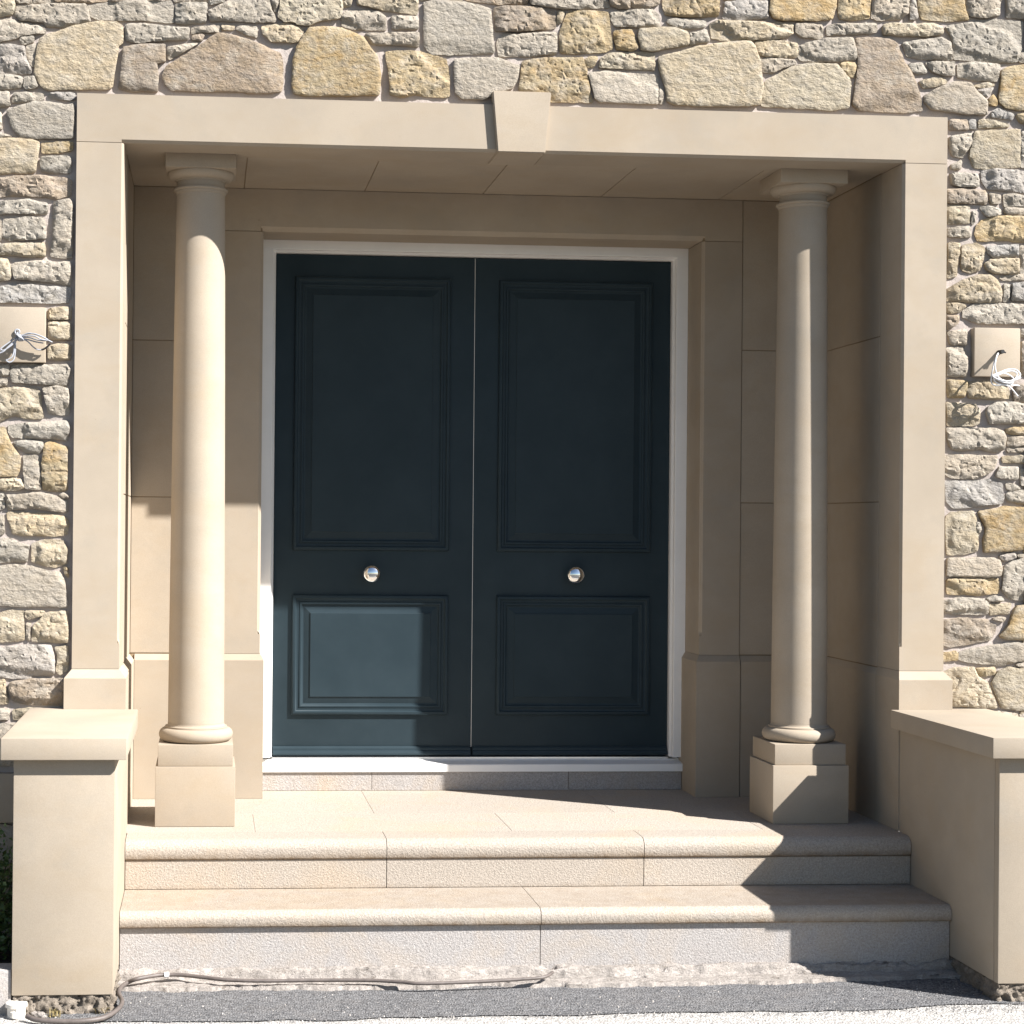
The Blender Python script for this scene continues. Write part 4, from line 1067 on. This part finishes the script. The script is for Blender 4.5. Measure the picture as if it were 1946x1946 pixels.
lathe_obj('socket', [(0.012, ZG+0.002), (0.012, ZG+0.02), (0.004, ZG+0.021)], cp.x-0.004, cp.y-0.031, PVC, pc, 20, 40)
block('lug', cp.x+0.002, cp.x+0.022, cp.y-0.0335, cp.y-0.022, ZG-0.004, ZG+0.029, PVC, pc, 0.002)
# broken pale stone bits beside the footing
for k, (x, y, s_) in enumerate(((66, 1926, .013), (76, 1928, .016), (84, 1932, .011), (60, 1922, .009))):
    p = on_z(x, y, ZG+0.004); bm = bmesh.new(); bmesh.ops.create_icosphere(bm, subdivisions=2, radius=s_)
    for v in bm.verts: v.co = Vector((v.co.x, v.co.y*0.8, v.co.z*0.6))*(1+0.35*noise.noise(v.co*90+Vector((k*5, 0, 0))))+p
    o = bm_obj('mortar_lump', bm, FIL, None); tag(o, ('pale broken mortar lump just behind the hose end, second of four', 'largest pale broken mortar lump lying by the pipe cap', 'pale mortar lump farthest from the pipe cap', 'smallest pale mortar lump, nearest the pipe cap lid')[k], 'rubble', 'mortar lumps by the pipe cap')
# dry moss and grass tufts at the footing
def tuft(px, py, n, h, label):
    c = on_z(px, py, ZG); R = random.Random(int(px)); bm = bmesh.new()
    for _ in range(n):
        a = R.uniform(0, 6.28); l = h*R.uniform(.5, 1); b = c+Vector((R.uniform(-.02, .02), R.uniform(-.012, .012), 0)); d = Vector((math.cos(a), math.sin(a), 0))
        w_ = 0.0012; s = Vector((-d.y, d.x, 0))*w_; m_ = b+d*l*.35+Vector((0, 0, l*.7)); e = b+d*l*.9+Vector((0, 0, l*R.uniform(.5, 1)))
        v = [bm.verts.new(q) for q in (b-s, b+s, m_+s*.7, m_-s*.7, e)]
        bm.faces.new(v[:4]); bm.faces.new((v[3], v[2], v[4]))
    o = bm_obj('grass_tuft', bm, DRY); tag(o, label, 'grass', 'dry tufts at the wall foot')
tuft(104, 1932, 40, 0.030, 'dry grass tuft before the middle of the left footing')
tuft(190, 1926, 40, 0.028, 'dry grass tuft by the right corner of the left footing')
tuft(238, 1872, 50, 0.022, 'dry moss tuft where the hose meets the steps')

# shrub in the shade behind the left wing wall
def shrub(x, y, label):
    t = empty('shrub', (x, y, ZG), label, 'shrub'); R = random.Random(21); vs, fs = [], []
    stems = []
    for k in range(9):
        a = R.uniform(0, 6.28); top = Vector((x+0.13*math.cos(a)*R.uniform(.3, 1), y+0.09*math.sin(a), ZG+R.uniform(.22, .46)))
        stems.append(catmull([Vector((x+R.uniform(-.02, .02), y+R.uniform(-.02, .02), ZG-0.01)), Vector((x+(top.x-x)*.4, y+(top.y-y)*.5, ZG+.15)), top], 6))
    bm = bmesh.new()
    for p in stems: tube(bm, p, lambda s: 0.0045*(1-.7*s), 6)
    bm_obj('twigs', bm, BARK, t, 180)
    for _ in range(1500):
        p = R.choice(stems); q = p[R.randrange(3, len(p))]+Vector((R.gauss(0, .045), R.gauss(0, .04), R.gauss(0, .04)))
        if q.y > -0.03 or q.x > -0.125 or q.z < ZG+.01: continue
        l = R.uniform(.012, .030); d = Vector((R.gauss(0, 1), R.gauss(0, 1), R.gauss(0, .7))).normalized(); s = d.cross(Vector((R.gauss(0, 1), R.gauss(0, 1), R.gauss(0, 1)))).normalized()*l*.36; u = s.cross(d).normalized()*l*.12
        b = len(vs)
        for c in (q, q+d*l*.5+s+u, q+d*l, q+d*l*.5-s+u): vs.append(tuple(c))
        fs += [(b, b+1, b+2), (b, b+2, b+3)]
    me = bpy.data.meshes.new('leaves'); me.from_pydata(vs, [], fs); o = link('leaves', me, LEAF, t); o['kind'] = 'stuff'
shrub(-0.27, -0.17, 'small green shrub growing in shade behind the left wing wall')
